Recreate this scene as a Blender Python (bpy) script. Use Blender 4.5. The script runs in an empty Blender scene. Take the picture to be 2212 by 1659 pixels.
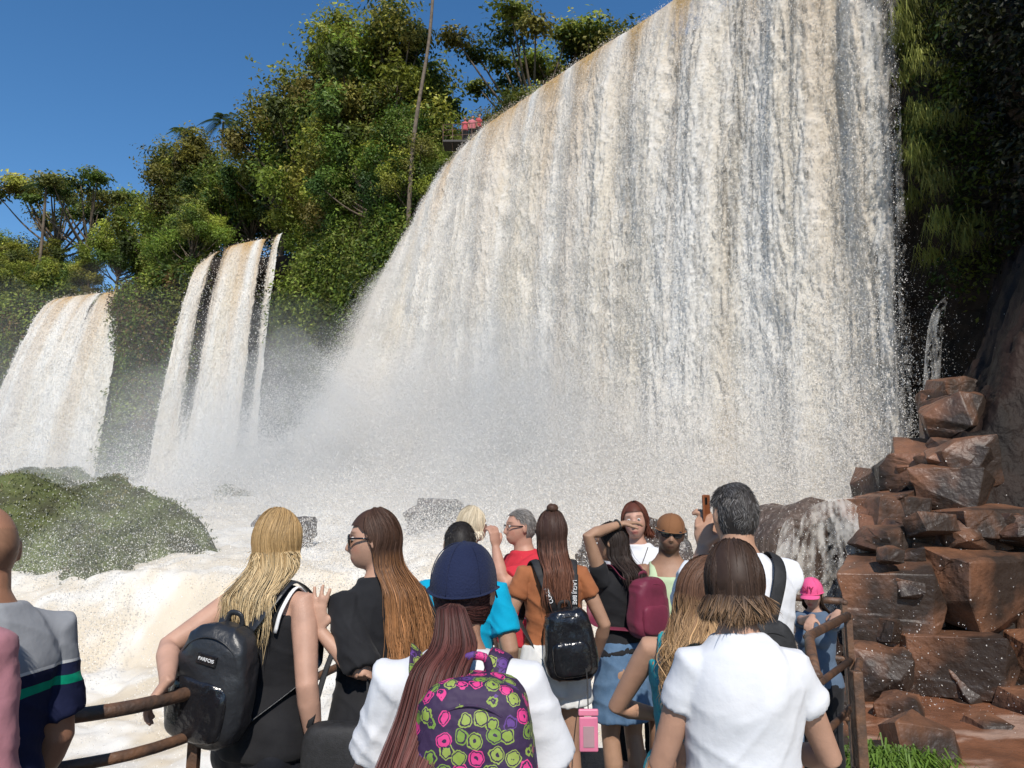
import bpy, bmesh, math, random
import numpy as np
from mathutils import Vector, Matrix
rad=math.radians
scene=bpy.context.scene
COL=scene.collection
rng=np.random.default_rng(7)
random.seed(5)

# ------------------------------------------------------------ noise
def _hash(ix,iy,iz,seed):
    n=(ix*374761393+iy*668265263+iz*1274126177+seed*974634777)&0xffffffff
    n=((n^(n>>13))*1274126177)&0xffffffff
    n=((n^(n>>16))*2246822519)&0xffffffff
    n=n^(n>>15)
    return (n&0xffffff)/float(0xffffff)*2-1
def noise(x,y,z=0.0,seed=0):
    x,y,z=np.broadcast_arrays(np.asarray(x,float),np.asarray(y,float),np.asarray(z,float))
    ix=np.floor(x).astype(np.int64);iy=np.floor(y).astype(np.int64);iz=np.floor(z).astype(np.int64)
    fx=x-ix;fy=y-iy;fz=z-iz
    fx=fx*fx*(3-2*fx);fy=fy*fy*(3-2*fy);fz=fz*fz*(3-2*fz)
    def c(a,b,d): return _hash(ix+a,iy+b,iz+d,seed)
    x00=c(0,0,0)*(1-fx)+c(1,0,0)*fx; x10=c(0,1,0)*(1-fx)+c(1,1,0)*fx
    x01=c(0,0,1)*(1-fx)+c(1,0,1)*fx; x11=c(0,1,1)*(1-fx)+c(1,1,1)*fx
    y0=x00*(1-fy)+x10*fy; y1=x01*(1-fy)+x11*fy
    return y0*(1-fz)+y1*fz
def fbm(x,y,z=0.0,oct=4,seed=0):
    a=0;amp=.5;f=1.
    for o in range(oct):
        a=a+amp*noise(x*f,y*f,z*f,seed+o*17);amp*=.5;f*=2.03
    return a
def sstep(a,b,x):
    t=np.clip((x-a)/(b-a),0,1);return t*t*(3-2*t)

# ------------------------------------------------------------ mesh helpers
def mesh_np(name,V,F,smooth=True,tint=None,uv=None):
    me=bpy.data.meshes.new(name)
    V=np.ascontiguousarray(V,dtype=np.float32);F=np.ascontiguousarray(F,dtype=np.int32)
    me.vertices.add(len(V));me.vertices.foreach_set('co',V.ravel())
    k=F.shape[1]
    me.loops.add(F.size);me.loops.foreach_set('vertex_index',F.ravel())
    me.polygons.add(len(F));me.polygons.foreach_set('loop_start',np.arange(0,F.size,k,dtype=np.int32))
    me.polygons.foreach_set('use_smooth',np.full(len(F),smooth))
    me.update(calc_edges=True)
    if tint is not None:
        set_tint(me,tint)
    return me
def set_tint(me,tint):
    a=me.attributes.new('tint','FLOAT_COLOR','POINT');tint=np.asarray(tint)
    c=np.ones((len(me.vertices),4),np.float32);c[:,:tint.shape[1]]=tint
    a.data.foreach_set('color',c.ravel())
def add(name,me,mat=None,parent=None,label=None,cat=None,group=None,kind=None,loc=None):
    ob=bpy.data.objects.new(name,me);COL.objects.link(ob)
    if mat is not None and me is not None: me.materials.append(mat)
    if parent is not None: ob.parent=parent
    if label: ob['label']=label
    if cat: ob['category']=cat
    if group: ob['group']=group
    if kind: ob['kind']=kind
    if loc is not None: ob.location=loc
    return ob
def norm(v):
    v=np.asarray(v,float);return v/(np.linalg.norm(v)+1e-9)
def norm_rows(a): return a/(np.linalg.norm(a,axis=-1,keepdims=True)+1e-9)
def RX(a): c,s=math.cos(a),math.sin(a);return np.array([[1,0,0],[0,c,-s],[0,s,c]])
def RY(a): c,s=math.cos(a),math.sin(a);return np.array([[c,0,s],[0,1,0],[-s,0,c]])
def RZ(a): c,s=math.cos(a),math.sin(a);return np.array([[c,-s,0],[s,c,0],[0,0,1]])
def spline(P,n):
    P=np.asarray(P,float);m=len(P)
    Q=np.vstack([2*P[0]-P[1],P,2*P[-1]-P[-2]])
    t=np.linspace(0,m-1-1e-6,n);i=t.astype(int);f=(t-i)[:,None]
    p0,p1,p2,p3=Q[i],Q[i+1],Q[i+2],Q[i+3]
    return .5*((2*p1)+(-p0+p2)*f+(2*p0-5*p1+4*p2-p3)*f**2+(-p0+3*p1-3*p2+p3)*f**3)
def tube(P,R,sides=14,hint=(1,0,0),fixed=False):
    P=np.asarray(P,float);n=len(P)
    R=np.array([(r,r) if np.isscalar(r) else r for r in R],float)
    T=np.gradient(P,axis=0);T/=np.linalg.norm(T,axis=1)[:,None]+1e-9
    h=np.asarray(hint,float)
    if abs(np.dot(h,T[0]))>.9: h=np.array([0,1.,0])
    if abs(np.dot(h,T[0]))>.9: h=np.array([0,0,1.])
    X=np.zeros((n,3));cur=h
    for i in range(n):
        b=h if fixed else cur
        x=b-np.dot(b,T[i])*T[i];x/=np.linalg.norm(x)+1e-9;X[i]=x;cur=x
    Y=np.cross(T,X)
    a=np.linspace(0,2*np.pi,sides,endpoint=False)
    V=P[:,None,:]+np.cos(a)[None,:,None]*R[:,0][:,None,None]*X[:,None,:]+np.sin(a)[None,:,None]*R[:,1][:,None,None]*Y[:,None,:]
    V=V.reshape(-1,3);F=[]
    for i in range(n-1):
        for j in range(sides):
            k=(j+1)%sides;a0=i*sides+j;a1=i*sides+k;b0=a0+sides;b1=a1+sides
            F.append((a0,a1,b1));F.append((a0,b1,b0))
    V=np.vstack([V,P[0],P[-1]]);c0=n*sides;c1=c0+1
    for j in range(sides):
        k=(j+1)%sides
        F.append((c0,k,j));F.append((c1,(n-1)*sides+j,(n-1)*sides+k))
    return V,np.array(F)
def squad(c,r,e=1.0,e2=None,nu=28,nv=18,R=None):
    if e2 is None:e2=e
    th=np.linspace(-np.pi/2,np.pi/2,nv);ph=np.linspace(0,2*np.pi,nu,endpoint=False)
    f=lambda w,m:np.sign(w)*np.abs(w)**m
    T,Ph=np.meshgrid(th,ph,indexing='ij')
    ct,st=f(np.cos(T),e),f(np.sin(T),e)
    V=np.stack([r[0]*ct*f(np.cos(Ph),e2),r[1]*ct*f(np.sin(Ph),e2),r[2]*st],-1).reshape(-1,3)
    if R is not None:V=V@np.asarray(R).T
    V=V+np.asarray(c,float)
    F=[]
    for i in range(nv-1):
        for j in range(nu):
            k=(j+1)%nu;a0=i*nu+j;a1=i*nu+k;F.append((a0,a1,a1+nu));F.append((a0,a1+nu,a0+nu))
    return V,np.array(F)
def merge(L):
    Vs=[];Fs=[];o=0
    for V,F in L:
        Vs.append(V);Fs.append(np.asarray(F)+o);o+=len(V)
    return np.vstack(Vs),np.vstack(Fs)
def remesh(V,F,vox,it=2,name='m'):
    me=mesh_np('tmp',V,F);ob=bpy.data.objects.new('tmp',me);COL.objects.link(ob)
    m=ob.modifiers.new('r','REMESH');m.mode='VOXEL';m.voxel_size=vox;m.use_smooth_shade=True
    if it:
        s=ob.modifiers.new('s','SMOOTH');s.factor=.5;s.iterations=it
    dg=bpy.context.evaluated_depsgraph_get();dg.update()
    out=bpy.data.meshes.new_from_object(ob.evaluated_get(dg))
    bpy.data.objects.remove(ob);bpy.data.meshes.remove(me)
    out.name=name
    return out
def getV(me):
    a=np.zeros(len(me.vertices)*3,np.float32);me.vertices.foreach_get('co',a);return a.reshape(-1,3).astype(float)
def getN(me):
    a=np.zeros(len(me.vertices)*3,np.float32);me.vertices.foreach_get('normal',a);return a.reshape(-1,3).astype(float)
def setV(me,V):
    me.vertices.foreach_set('co',np.ascontiguousarray(V,dtype=np.float32).ravel());me.update()
def box(c,s,bev=.01,R=None):
    bm=bmesh.new();bmesh.ops.create_cube(bm,size=1)
    for v in bm.verts: v.co=Vector((v.co.x*s[0],v.co.y*s[1],v.co.z*s[2]))
    if bev>0: bmesh.ops.bevel(bm,geom=list(bm.edges),offset=bev,segments=2,affect='EDGES',profile=.5)
    bmesh.ops.triangulate(bm,faces=bm.faces)
    bm.verts.index_update()
    V=np.array([v.co[:] for v in bm.verts]);F=np.array([[v.index for v in f.verts] for f in bm.faces]);bm.free()
    if R is not None: V=V@np.asarray(R).T
    return V+np.asarray(c,float),F

# ------------------------------------------------------------ materials
def newmat(name):
    m=bpy.data.materials.new(name);m.use_nodes=True
    nt=m.node_tree;return m,nt,nt.nodes['Principled BSDF']
def N(nt,t,**k):
    n=nt.nodes.new(t)
    for a,b in k.items(): setattr(n,a,b)
    return n
def pmat(name,c1,c2=None,scale=5,rough=.6,spec=.4,bump=0,bscale=None,stretch=(1,1,1),sheen=0,coat=0,metal=0,detail=4,rvar=0,thr=(.35,.65),bdist=.02):
    m,nt,b=newmat(name);L=nt.links
    if c2 is None:c2=tuple(x*.8 for x in c1)
    tc=N(nt,'ShaderNodeTexCoord');mp=N(nt,'ShaderNodeMapping');mp.inputs['Scale'].default_value=stretch
    L.new(tc.outputs['Object'],mp.inputs['Vector'])
    no=N(nt,'ShaderNodeTexNoise');no.inputs['Scale'].default_value=scale;no.inputs['Detail'].default_value=detail
    L.new(mp.outputs['Vector'],no.inputs['Vector'])
    r=N(nt,'ShaderNodeValToRGB');e=r.color_ramp.elements
    e[0].position=thr[0];e[0].color=(*c1,1);e[1].position=thr[1];e[1].color=(*c2,1)
    L.new(no.outputs['Fac'],r.inputs['Fac']);L.new(r.outputs['Color'],b.inputs['Base Color'])
    b.inputs['Roughness'].default_value=rough;b.inputs['Specular IOR Level'].default_value=spec
    b.inputs['Sheen Weight'].default_value=sheen;b.inputs['Coat Weight'].default_value=coat;b.inputs['Metallic'].default_value=metal
    if rvar:
        mr=N(nt,'ShaderNodeMapRange');mr.inputs['To Min'].default_value=max(0.05,rough-rvar);mr.inputs['To Max'].default_value=rough+rvar
        L.new(no.outputs['Fac'],mr.inputs['Value']);L.new(mr.outputs[0],b.inputs['Roughness'])
    if bump:
        n2=N(nt,'ShaderNodeTexNoise');n2.inputs['Scale'].default_value=bscale or scale*4;n2.inputs['Detail'].default_value=5
        L.new(mp.outputs['Vector'],n2.inputs['Vector'])
        bp=N(nt,'ShaderNodeBump');bp.inputs['Strength'].default_value=bump;bp.inputs['Distance'].default_value=bdist
        L.new(n2.outputs['Fac'],bp.inputs['Height']);L.new(bp.outputs['Normal'],b.inputs['Normal'])
    return m
def tintmat(name,rough=.5,spec=.3,trans=0,nscale=0,nstr=.2,bump=0,bscale=20,objvar=0,bdist=.02,alpha=False):
    m,nt,b=newmat(name);L=nt.links
    at=N(nt,'ShaderNodeAttribute');at.attribute_name='tint';col=at.outputs['Color']
    tc=N(nt,'ShaderNodeTexCoord')
    if nscale:
        no=N(nt,'ShaderNodeTexNoise');no.inputs['Scale'].default_value=nscale;no.inputs['Detail'].default_value=4
        L.new(tc.outputs['Object'],no.inputs['Vector'])
        mr=N(nt,'ShaderNodeMapRange');mr.inputs['From Min'].default_value=.3;mr.inputs['From Max'].default_value=.7
        mr.inputs['To Min'].default_value=1-nstr;mr.inputs['To Max'].default_value=1+nstr
        L.new(no.outputs['Fac'],mr.inputs['Value'])
        vm=N(nt,'ShaderNodeVectorMath',operation='SCALE');L.new(col,vm.inputs[0]);L.new(mr.outputs[0],vm.inputs['Scale']);col=vm.outputs[0]
    if objvar:
        oi=N(nt,'ShaderNodeObjectInfo');hs=N(nt,'ShaderNodeHueSaturation')
        a=N(nt,'ShaderNodeMapRange');a.inputs['To Min'].default_value=.5-objvar*.05;a.inputs['To Max'].default_value=.5+objvar*.015
        L.new(oi.outputs['Random'],a.inputs['Value']);L.new(a.outputs[0],hs.inputs['Hue'])
        mu=N(nt,'ShaderNodeMath',operation='MULTIPLY');mu.inputs[1].default_value=7.31;fr=N(nt,'ShaderNodeMath',operation='FRACT')
        L.new(oi.outputs['Random'],mu.inputs[0]);L.new(mu.outputs[0],fr.inputs[0])
        a2=N(nt,'ShaderNodeMapRange');a2.inputs['To Min'].default_value=1-.3*objvar;a2.inputs['To Max'].default_value=1+.5*objvar
        L.new(fr.outputs[0],a2.inputs['Value']);L.new(a2.outputs[0],hs.inputs['Value']);L.new(col,hs.inputs['Color']);col=hs.outputs['Color']
    L.new(col,b.inputs['Base Color'])
    b.inputs['Roughness'].default_value=rough;b.inputs['Specular IOR Level'].default_value=spec
    if bump:
        n2=N(nt,'ShaderNodeTexNoise');n2.inputs['Scale'].default_value=bscale;n2.inputs['Detail'].default_value=6;n2.inputs['Roughness'].default_value=.65
        L.new(tc.outputs['Object'],n2.inputs['Vector'])
        bp=N(nt,'ShaderNodeBump');bp.inputs['Strength'].default_value=bump;bp.inputs['Distance'].default_value=bdist
        L.new(n2.outputs['Fac'],bp.inputs['Height']);L.new(bp.outputs['Normal'],b.inputs['Normal'])
    sh=b.outputs[0];out=nt.nodes['Material Output'].inputs['Surface']
    if trans:
        tr=N(nt,'ShaderNodeBsdfTranslucent');L.new(col,tr.inputs['Color']);mx=N(nt,'ShaderNodeMixShader');mx.inputs[0].default_value=trans
        L.new(sh,mx.inputs[1]);L.new(tr.outputs[0],mx.inputs[2]);sh=mx.outputs[0]
    if alpha:
        tp=N(nt,'ShaderNodeBsdfTransparent');mx=N(nt,'ShaderNodeMixShader');L.new(at.outputs['Alpha'],mx.inputs[0]);L.new(tp.outputs[0],mx.inputs[1]);L.new(sh,mx.inputs[2]);sh=mx.outputs[0]
    L.new(sh,out)
    return m
M_skin=tintmat('skin',rough=.5,spec=.3,nscale=18,nstr=.09,bump=.12,bscale=180)
M_hair=tintmat('hair',rough=.55,spec=.25)
M_leaf=tintmat('leaf',rough=.5,spec=.3,trans=.35,objvar=1.0)
M_leaf2=tintmat('leaf_cliff',rough=.55,spec=.3,trans=.35)
M_foam=tintmat('falling_water',rough=.75,spec=.05,trans=.32,nscale=1.2,nstr=.04,bump=.25,bscale=13,bdist=.04,alpha=True)
M_river=tintmat('white_water',rough=.6,spec=.15,trans=.15,nscale=1.5,nstr=.06,bump=.25,bscale=5,bdist=.05)
M_spray=tintmat('spray',rough=.7,spec=.1,trans=.4)
def mistdrop():
    m,nt,b=newmat('mist_droplets');L=nt.links;d=N(nt,'ShaderNodeBsdfDiffuse');t=N(nt,'ShaderNodeBsdfTranslucent');mx=N(nt,'ShaderNodeMixShader')
    no=N(nt,'ShaderNodeTexNoise');no.inputs['Scale'].default_value=.4;tc=N(nt,'ShaderNodeTexCoord');L.new(tc.outputs['Object'],no.inputs['Vector'])
    r=N(nt,'ShaderNodeValToRGB');e=r.color_ramp.elements;e[0].color=(.94,.89,.82,1);e[1].color=(.95,.92,.88,1);L.new(no.outputs['Fac'],r.inputs['Fac'])
    L.new(r.outputs[0],d.inputs['Color']);L.new(r.outputs[0],t.inputs['Color']);mx.inputs[0].default_value=.5
    L.new(d.outputs[0],mx.inputs[1]);L.new(t.outputs[0],mx.inputs[2]);L.new(mx.outputs[0],nt.nodes['Material Output'].inputs['Surface']);return m
M_mistd=mistdrop()
M_bark=pmat('bark',(.16,.12,.085),(.07,.055,.04),scale=3,rough=.9,bump=.6,stretch=(1,1,.3))
M_rust=pmat('rusty_steel',(.15,.075,.04),(.055,.033,.023),scale=14,rough=.55,spec=.5,bump=.3,bscale=60,rvar=.15)
M_dark=pmat('dark_metal',(.03,.03,.03),(.05,.045,.04),scale=20,rough=.5)
M_eye=tintmat('eye',rough=.1,spec=.5)
M_glass=pmat('dark_lens',(.008,.008,.01),(.012,.01,.012),rough=.08,spec=.6)
def cloth(name,c,c2=None,scale=9,bump=.4,bscale=13,rough=.85,**k):
    return pmat(name,c,c2 or tuple(x*.93 for x in c),scale=scale,rough=rough,spec=.2,bump=bump,bscale=bscale,sheen=.05,bdist=.014,**k)

# ------------------------------------------------------------ people
PROF={'F':[(.78,.150,.100,-.015),(.86,.168,.118,-.018),(.93,.160,.112,-.015),(1.0,.135,.098,-.002),(1.07,.124,.090,.008),(1.15,.132,.095,.006),(1.24,.145,.102,.0),(1.31,.150,.100,-.008),(1.36,.142,.086,-.012),(1.395,.115,.070,-.012),(1.425,.075,.058,-.008),(1.47,.052,.054,-.004)],
      'M':[(.78,.155,.105,-.01),(.86,.165,.118,-.012),(.93,.162,.118,-.01),(1.0,.155,.115,.0),(1.07,.152,.115,.008),(1.15,.160,.118,.006),(1.24,.175,.120,.0),(1.31,.182,.116,-.008),(1.36,.172,.098,-.012),(1.40,.135,.080,-.012),(1.43,.088,.066,-.008),(1.47,.064,.060,-.004)]}
def torso(g,S,z0,z1,off=0,girth=1.0,flare=0,n=26):
    P=np.array(PROF[g]);zs=np.linspace(z0,z1,n)
    a=np.interp(zs,P[:,0],P[:,1]);b=np.interp(zs,P[:,0],P[:,2]);y=np.interp(zs,P[:,0],P[:,3])
    gg=1+(girth-1)*np.exp(-((zs-1.0)/.25)**2)
    fl=flare*sstep(1.2,.85,zs)
    pts=np.stack([0*zs,y,zs],1)*S
    R=np.stack([(a*gg+off+fl)*S,(b*gg+off+fl)*S],1)
    return tube(pts,list(map(tuple,R)),sides=32,hint=(1,0,0),fixed=True)
def head_geo(S,g):
    nu,nv=64,48
    th=np.linspace(.001,np.pi-.001,nv);ph=np.linspace(0,2*np.pi,nu,endpoint=False)
    T,Ph=np.meshgrid(th,ph,indexing='ij')
    nx=np.sin(T)*np.cos(Ph);ny=np.sin(T)*np.sin(Ph);nz=np.cos(T)
    m=np.clip(-nz,0,1);x=.074*nx*(1-.22*m**1.5)*(1+.35*m**4);y=.093*ny
    y=np.where(ny>0,y*(1+.55*m**2.2),y*1.06*(1-.4*m**1.2));z=.113*nz
    fr=sstep(.2,.5,ny)
    zn=z
    prof=np.where(zn>-.034,sstep(.03,-.034,zn),sstep(-.046,-.034,zn))
    y=y+fr*(.024*np.exp(-(x/(.009+.006*sstep(.0,-.03,zn)))**2)*prof)
    y=y-fr*.009*np.exp(-((np.abs(x)-.031)/.015)**2-((zn-.010)/.012)**2)
    y=y+fr*.004*np.exp(-((zn-.030)/.008)**2)*(np.abs(x)<.055)
    y=y+fr*.007*np.exp(-(x/.022)**2-((zn+.064)/.006)**2)+fr*.006*np.exp(-(x/.02)**2-((zn+.076)/.006)**2)
    y=y-fr*.004*np.exp(-(x/.024)**2-((zn+.070)/.003)**2)
    y=y+fr*.008*np.exp(-(x/.022)**2-((zn+.1)/.014)**2)
    V=np.stack([x,y,z],-1).reshape(-1,3)
    F=[]
    for i in range(nv-1):
        for j in range(nu):
            k=(j+1)%nu;a0=i*nu+j;a1=i*nu+k;F.append((a0,a1+nu,a1));F.append((a0,a0+nu,a1+nu))
    L=[(V,np.array(F))]
    for s in(-1,1):
        L.append(squad((s*.077,-.008,-.004),(.008,.018,.031),1,R=RZ(s*-.35),nu=12,nv=10))
    return merge([(v*S,f) for v,f in L])
def hand_geo(W,d,n,side,curl=.35,spread=0.06,S=1.0):
    d=norm(d);n=norm(np.asarray(n,float)-np.dot(n,d)*d);t=np.cross(d,n)*side;W=np.asarray(W,float)
    L=[tube([W-d*.02*S,W+d*.015*S,W+d*.045*S,W+d*.088*S],[(.023*S,.017*S),(.027*S,.017*S),(.038*S,.016*S),(.037*S,.012*S)],sides=14,hint=t)]
    for k,(o,l) in enumerate([(.028,.070),(.0095,.080),(-.0095,.074),(-.028,.058)]):
        p=W+d*.078*S+t*o*S;sp=(1.5-k)*spread;dd=norm(d+t*sp);pts=[p-dd*.02*S,p];ang=curl*.5
        for fr in(.42,.33,.25):
            q=dd*math.cos(ang)+n*math.sin(ang);p=p+q*l*fr*S*1.08;pts.append(p);ang+=curl
        L.append(tube(pts,[.009*S,.0095*S,.009*S,.0085*S,.007*S],sides=8,hint=t))
    b=W+d*.02*S+t*.022*S
    q1=norm(d*.55+t*.75+n*.25);q2=norm(d*.8+t*.4+n*(.3+curl*.5))
    L.append(tube([b-q1*.01,b+q1*.03*S,b+q1*.05*S+q2*.008*S,b+q1*.052*S+q2*.036*S],[.014*S,.0125*S,.0105*S,.0085*S],sides=8,hint=n))
    return L
def ik(Sh,W,l1,l2,pole):
    Sh=np.asarray(Sh,float);W=np.asarray(W,float);D=W-Sh;d=np.linalg.norm(D)
    mx=(l1+l2)*.995
    if d>mx: W=Sh+D/d*mx;D=W-Sh;d=mx
    u=D/d;a=(l1*l1-l2*l2+d*d)/(2*d);h=math.sqrt(max(l1*l1-a*a,0))
    p=np.asarray(pole,float);p=p-np.dot(p,u)*u;p=norm(p)
    return Sh+u*a+p*h,W
class P_: pass
def person(label,x,y,yaw=0,h=1.66,g='F',skin=(.42,.25,.17),head=(0,0,0),L=None,R=None,clothes=(),girth=1.,vox=.0065,arm=1.,face=True,stubble=0,base_z=0,brow=(.08,.05,.03),sw=None,fine=2):
    """arms L/R: dict(w=world wrist, pole=local dir, d=local hand dir, n=local palm normal, curl, spread)"""
    S=h/1.70;q=P_();q.S=S;q.g=g;q.girth=girth;q.arm=arm
    root=bpy.data.objects.new('person',None);COL.objects.link(root);root.location=(x,y,base_z);root.rotation_euler=(0,0,rad(yaw));root.empty_display_size=.2
    root['label']=label;root['category']='person';q.root=root;q.x=x;q.y=y;q.yaw=yaw;q.bz=base_z
    Ri=RZ(-rad(yaw));toL=lambda w:Ri@(np.asarray(w,float)-np.array([x,y,base_z]))
    q.toL=toL
    sw=sw or (.163 if g=='F' else .195)
    q.sw=sw
    parts=[torso(g,S,.78,1.47,0,girth)]
    hr=RZ(rad(head[0]))@RX(rad(head[1]))@RY(rad(head[2]))
    piv=np.array([0,.0,1.455])*S;hc=piv+hr@(np.array([0,.018,.130])*S)
    q.hr=hr;q.hc=hc
    v,f=head_geo(S,g);parts.append((v@hr.T+hc,f))
    nk=.050 if g=='F' else .062
    parts.append(tube([np.array([0,-.012,1.38])*S,np.array([0,-.006,1.44])*S,hc+hr@(np.array([0,-.012,-.06])*S),hc+hr@(np.array([0,-.005,-.01])*S)],[nk*1.25*S,nk*S,nk*.98*S,nk*.9*S],sides=18))
    if g=='F':
        for s in(-1,1): parts.append(squad((s*.066*S,.078*S,1.235*S),(.056*S,.05*S,.056*S),1,nu=16,nv=12))
    for s in(-1,1):
        parts.append(squad((s*.075*S,-.075*S,.84*S),(.078*S,.06*S,.08*S),1,nu=16,nv=12))
    q.arms={}
    ar=(.041 if g=='F' else .050)*arm
    for key,s,A in(('L',-1,L),('R',1,R)):
        sh=np.array([s*(sw-.012),-.012,1.362])*S
        l1,l2=.285*S,.245*S
        A=A or {}
        if 'w' in A: wt=toL(A['w'])
        elif 'wl' in A: wt=np.array(A['wl'])*S
        else: wt=np.array([s*(sw+.035),.07,.865])*S
        pole=A.get('pole',(s*.25,-1,-.1))
        e,w=ik(sh,wt,l1,l2,pole)
        parts.append(tube([sh-np.array([s*.05,0,-.0])*S,sh,sh+(e-sh)*.25,sh+(e-sh)*.6,e,e+(w-e)*.25,e+(w-e)*.6,w],
            [ar*1.0*S,ar*1.15*S,ar*1.08*S,ar*.95*S,ar*.84*S,ar*.88*S,ar*.72*S,(ar*.46+.003)*S],sides=16))
        d=A.get('d');d=norm(w-e) if d is None else norm(d)
        n=A.get('n',(-s,.2,0))
        parts+=hand_geo(w,d,n,s,A.get('curl',.35),A.get('spread',.06),S*(1 if g=='F' else 1.08))
        q.arms[key]=(sh,e,w,d,np.array(n,float))
    q.legs={}
    for s in(-1,1):
        hp=np.array([s*.082,-.005,.86])*S;kn=np.array([s*.088,.012,.475])*S;an=np.array([s*.092,-.02,.085])*S
        parts.append(tube([hp+[0,0,.04*S],hp-[0,0,.06*S],(hp+kn)/2,kn,kn*.65+an*.35+np.array([0,-.012,0])*S,kn*.3+an*.7,an,an-[0,0,.05*S]],[.08*S,.086*S,.07*S,.052*S,.054*S,.042*S,.034*S,.034*S],sides=16))
        parts.append(tube([an+[0,-.035*S,-.04*S],an+[0,.03*S,-.045*S],an+[s*.01,.12*S,-.058*S],an+[s*.014,.17*S,-.064*S]],[(.032*S,.034*S),(.036*S,.038*S),(.044*S,.022*S),(.034*S,.015*S)],sides=14))
        q.legs[s]=(hp,kn,an)
    V,F=merge(parts)
    me=remesh(V,F,vox,fine,'person_body')
    V=getV(me);C=np.tile(np.array(skin),(len(V),1))
    C*=(1+.12*fbm(V[:,0]*12,V[:,1]*12,V[:,2]*12,3,4))[:,None]
    Hl=((V-hc)@hr)/S
    if face:
        inh=(Hl[:,1]>.05)&(np.abs(Hl[:,0])<.06)&(Hl[:,2]<.06)&(Hl[:,2]>-.12)
        lip=np.exp(-(Hl[:,0]/.022)**4-((Hl[:,2]+.070)/.011)**4)*inh
        lipc=np.array([.38,.10,.09]) if g=='F' else np.array(skin)*np.array([.9,.6,.6])
        C=C*(1-lip[:,None]*.8)+lipc*lip[:,None]*.8
        ml=np.exp(-(Hl[:,0]/.02)**4-((Hl[:,2]+.070)/.0028)**2)*inh
        C*=1-.6*ml[:,None]
        bz=.033-.1*(np.abs(Hl[:,0])-.03)
        br=np.exp(-((np.abs(Hl[:,0])-.033)/.018)**4-((Hl[:,2]-bz)/.0045)**2)*inh
        C=C*(1-.85*br[:,None])+np.array(brow)*.85*br[:,None]
        ck=np.exp(-((np.abs(Hl[:,0])-.042)/.018)**2-((Hl[:,2]+.03)/.02)**2)*inh
        C*=1+ck[:,None]*np.array([.08,-.08,-.08])
        C*=1-.25*(np.exp(-((np.abs(Hl[:,0])-.031)/.016)**2-((Hl[:,2]-.012)/.012)**2)*inh)[:,None]
    if stubble:
        b=sstep(-.035,-.06,Hl[:,2])*(Hl[:,1]>-.0)*sstep(-.14,-.11,Hl[:,2])*(np.abs(Hl[:,0])<.09)
        C=C*(1-stubble*b[:,None])+np.array(brow)*stubble*b[:,None]
    set_tint(me,np.clip(C,0,1))
    q.body=add('body',me,M_skin,root)
    if face:
        for s in(-1,1):
            v,f=squad((0,0,0),(.0115,.0105,.009),1,nu=16,nv=12)
            c=np.where(((v[:,0]**2+v[:,2]**2)<.0052**2)[:,None]&(v[:,1]>0)[:,None],np.array([.03,.015,.01]),np.array([.6,.58,.55]))
            v=((v+np.array([s*.031,.0775,.009]))*S)@hr.T+hc
            add('eye',mesh_np('eye',v,f,True,c),M_eye,root)
    for c in clothes: garment(q,**c)
    return q
def wrinkle(me,amp,S,seed):
    V=getV(me);Nn=getN(me)
    d=fbm(V[:,0]*5,V[:,1]*5,V[:,2]*3.5,2,seed)
    wx=V[:,0]+.25*noise(V[:,0]*3,V[:,1]*3,V[:,2]*3,seed+2)
    r1=1-np.abs(noise(wx*9+V[:,2]*5,V[:,1]*6,V[:,2]*2.2-wx*3,seed+9))*1.8
    r2=1-np.abs(noise(wx*16-V[:,2]*10,V[:,1]*10,V[:,2]*3.5+wx*6,seed+10))*2.0
    r3=1-np.abs(noise(wx*5+V[:,2]*13,V[:,1]*5,V[:,2]*8+wx*4,seed+12))*2.4
    h=d*amp*.7+np.clip(r1,0,1)**1.5*amp*1.0+np.clip(r2,0,1)**1.5*amp*.5+np.clip(r3,0,1)**1.5*amp*.6
    V=V+Nn*np.maximum(h,-.002)[:,None]
    setV(me,V)
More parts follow.
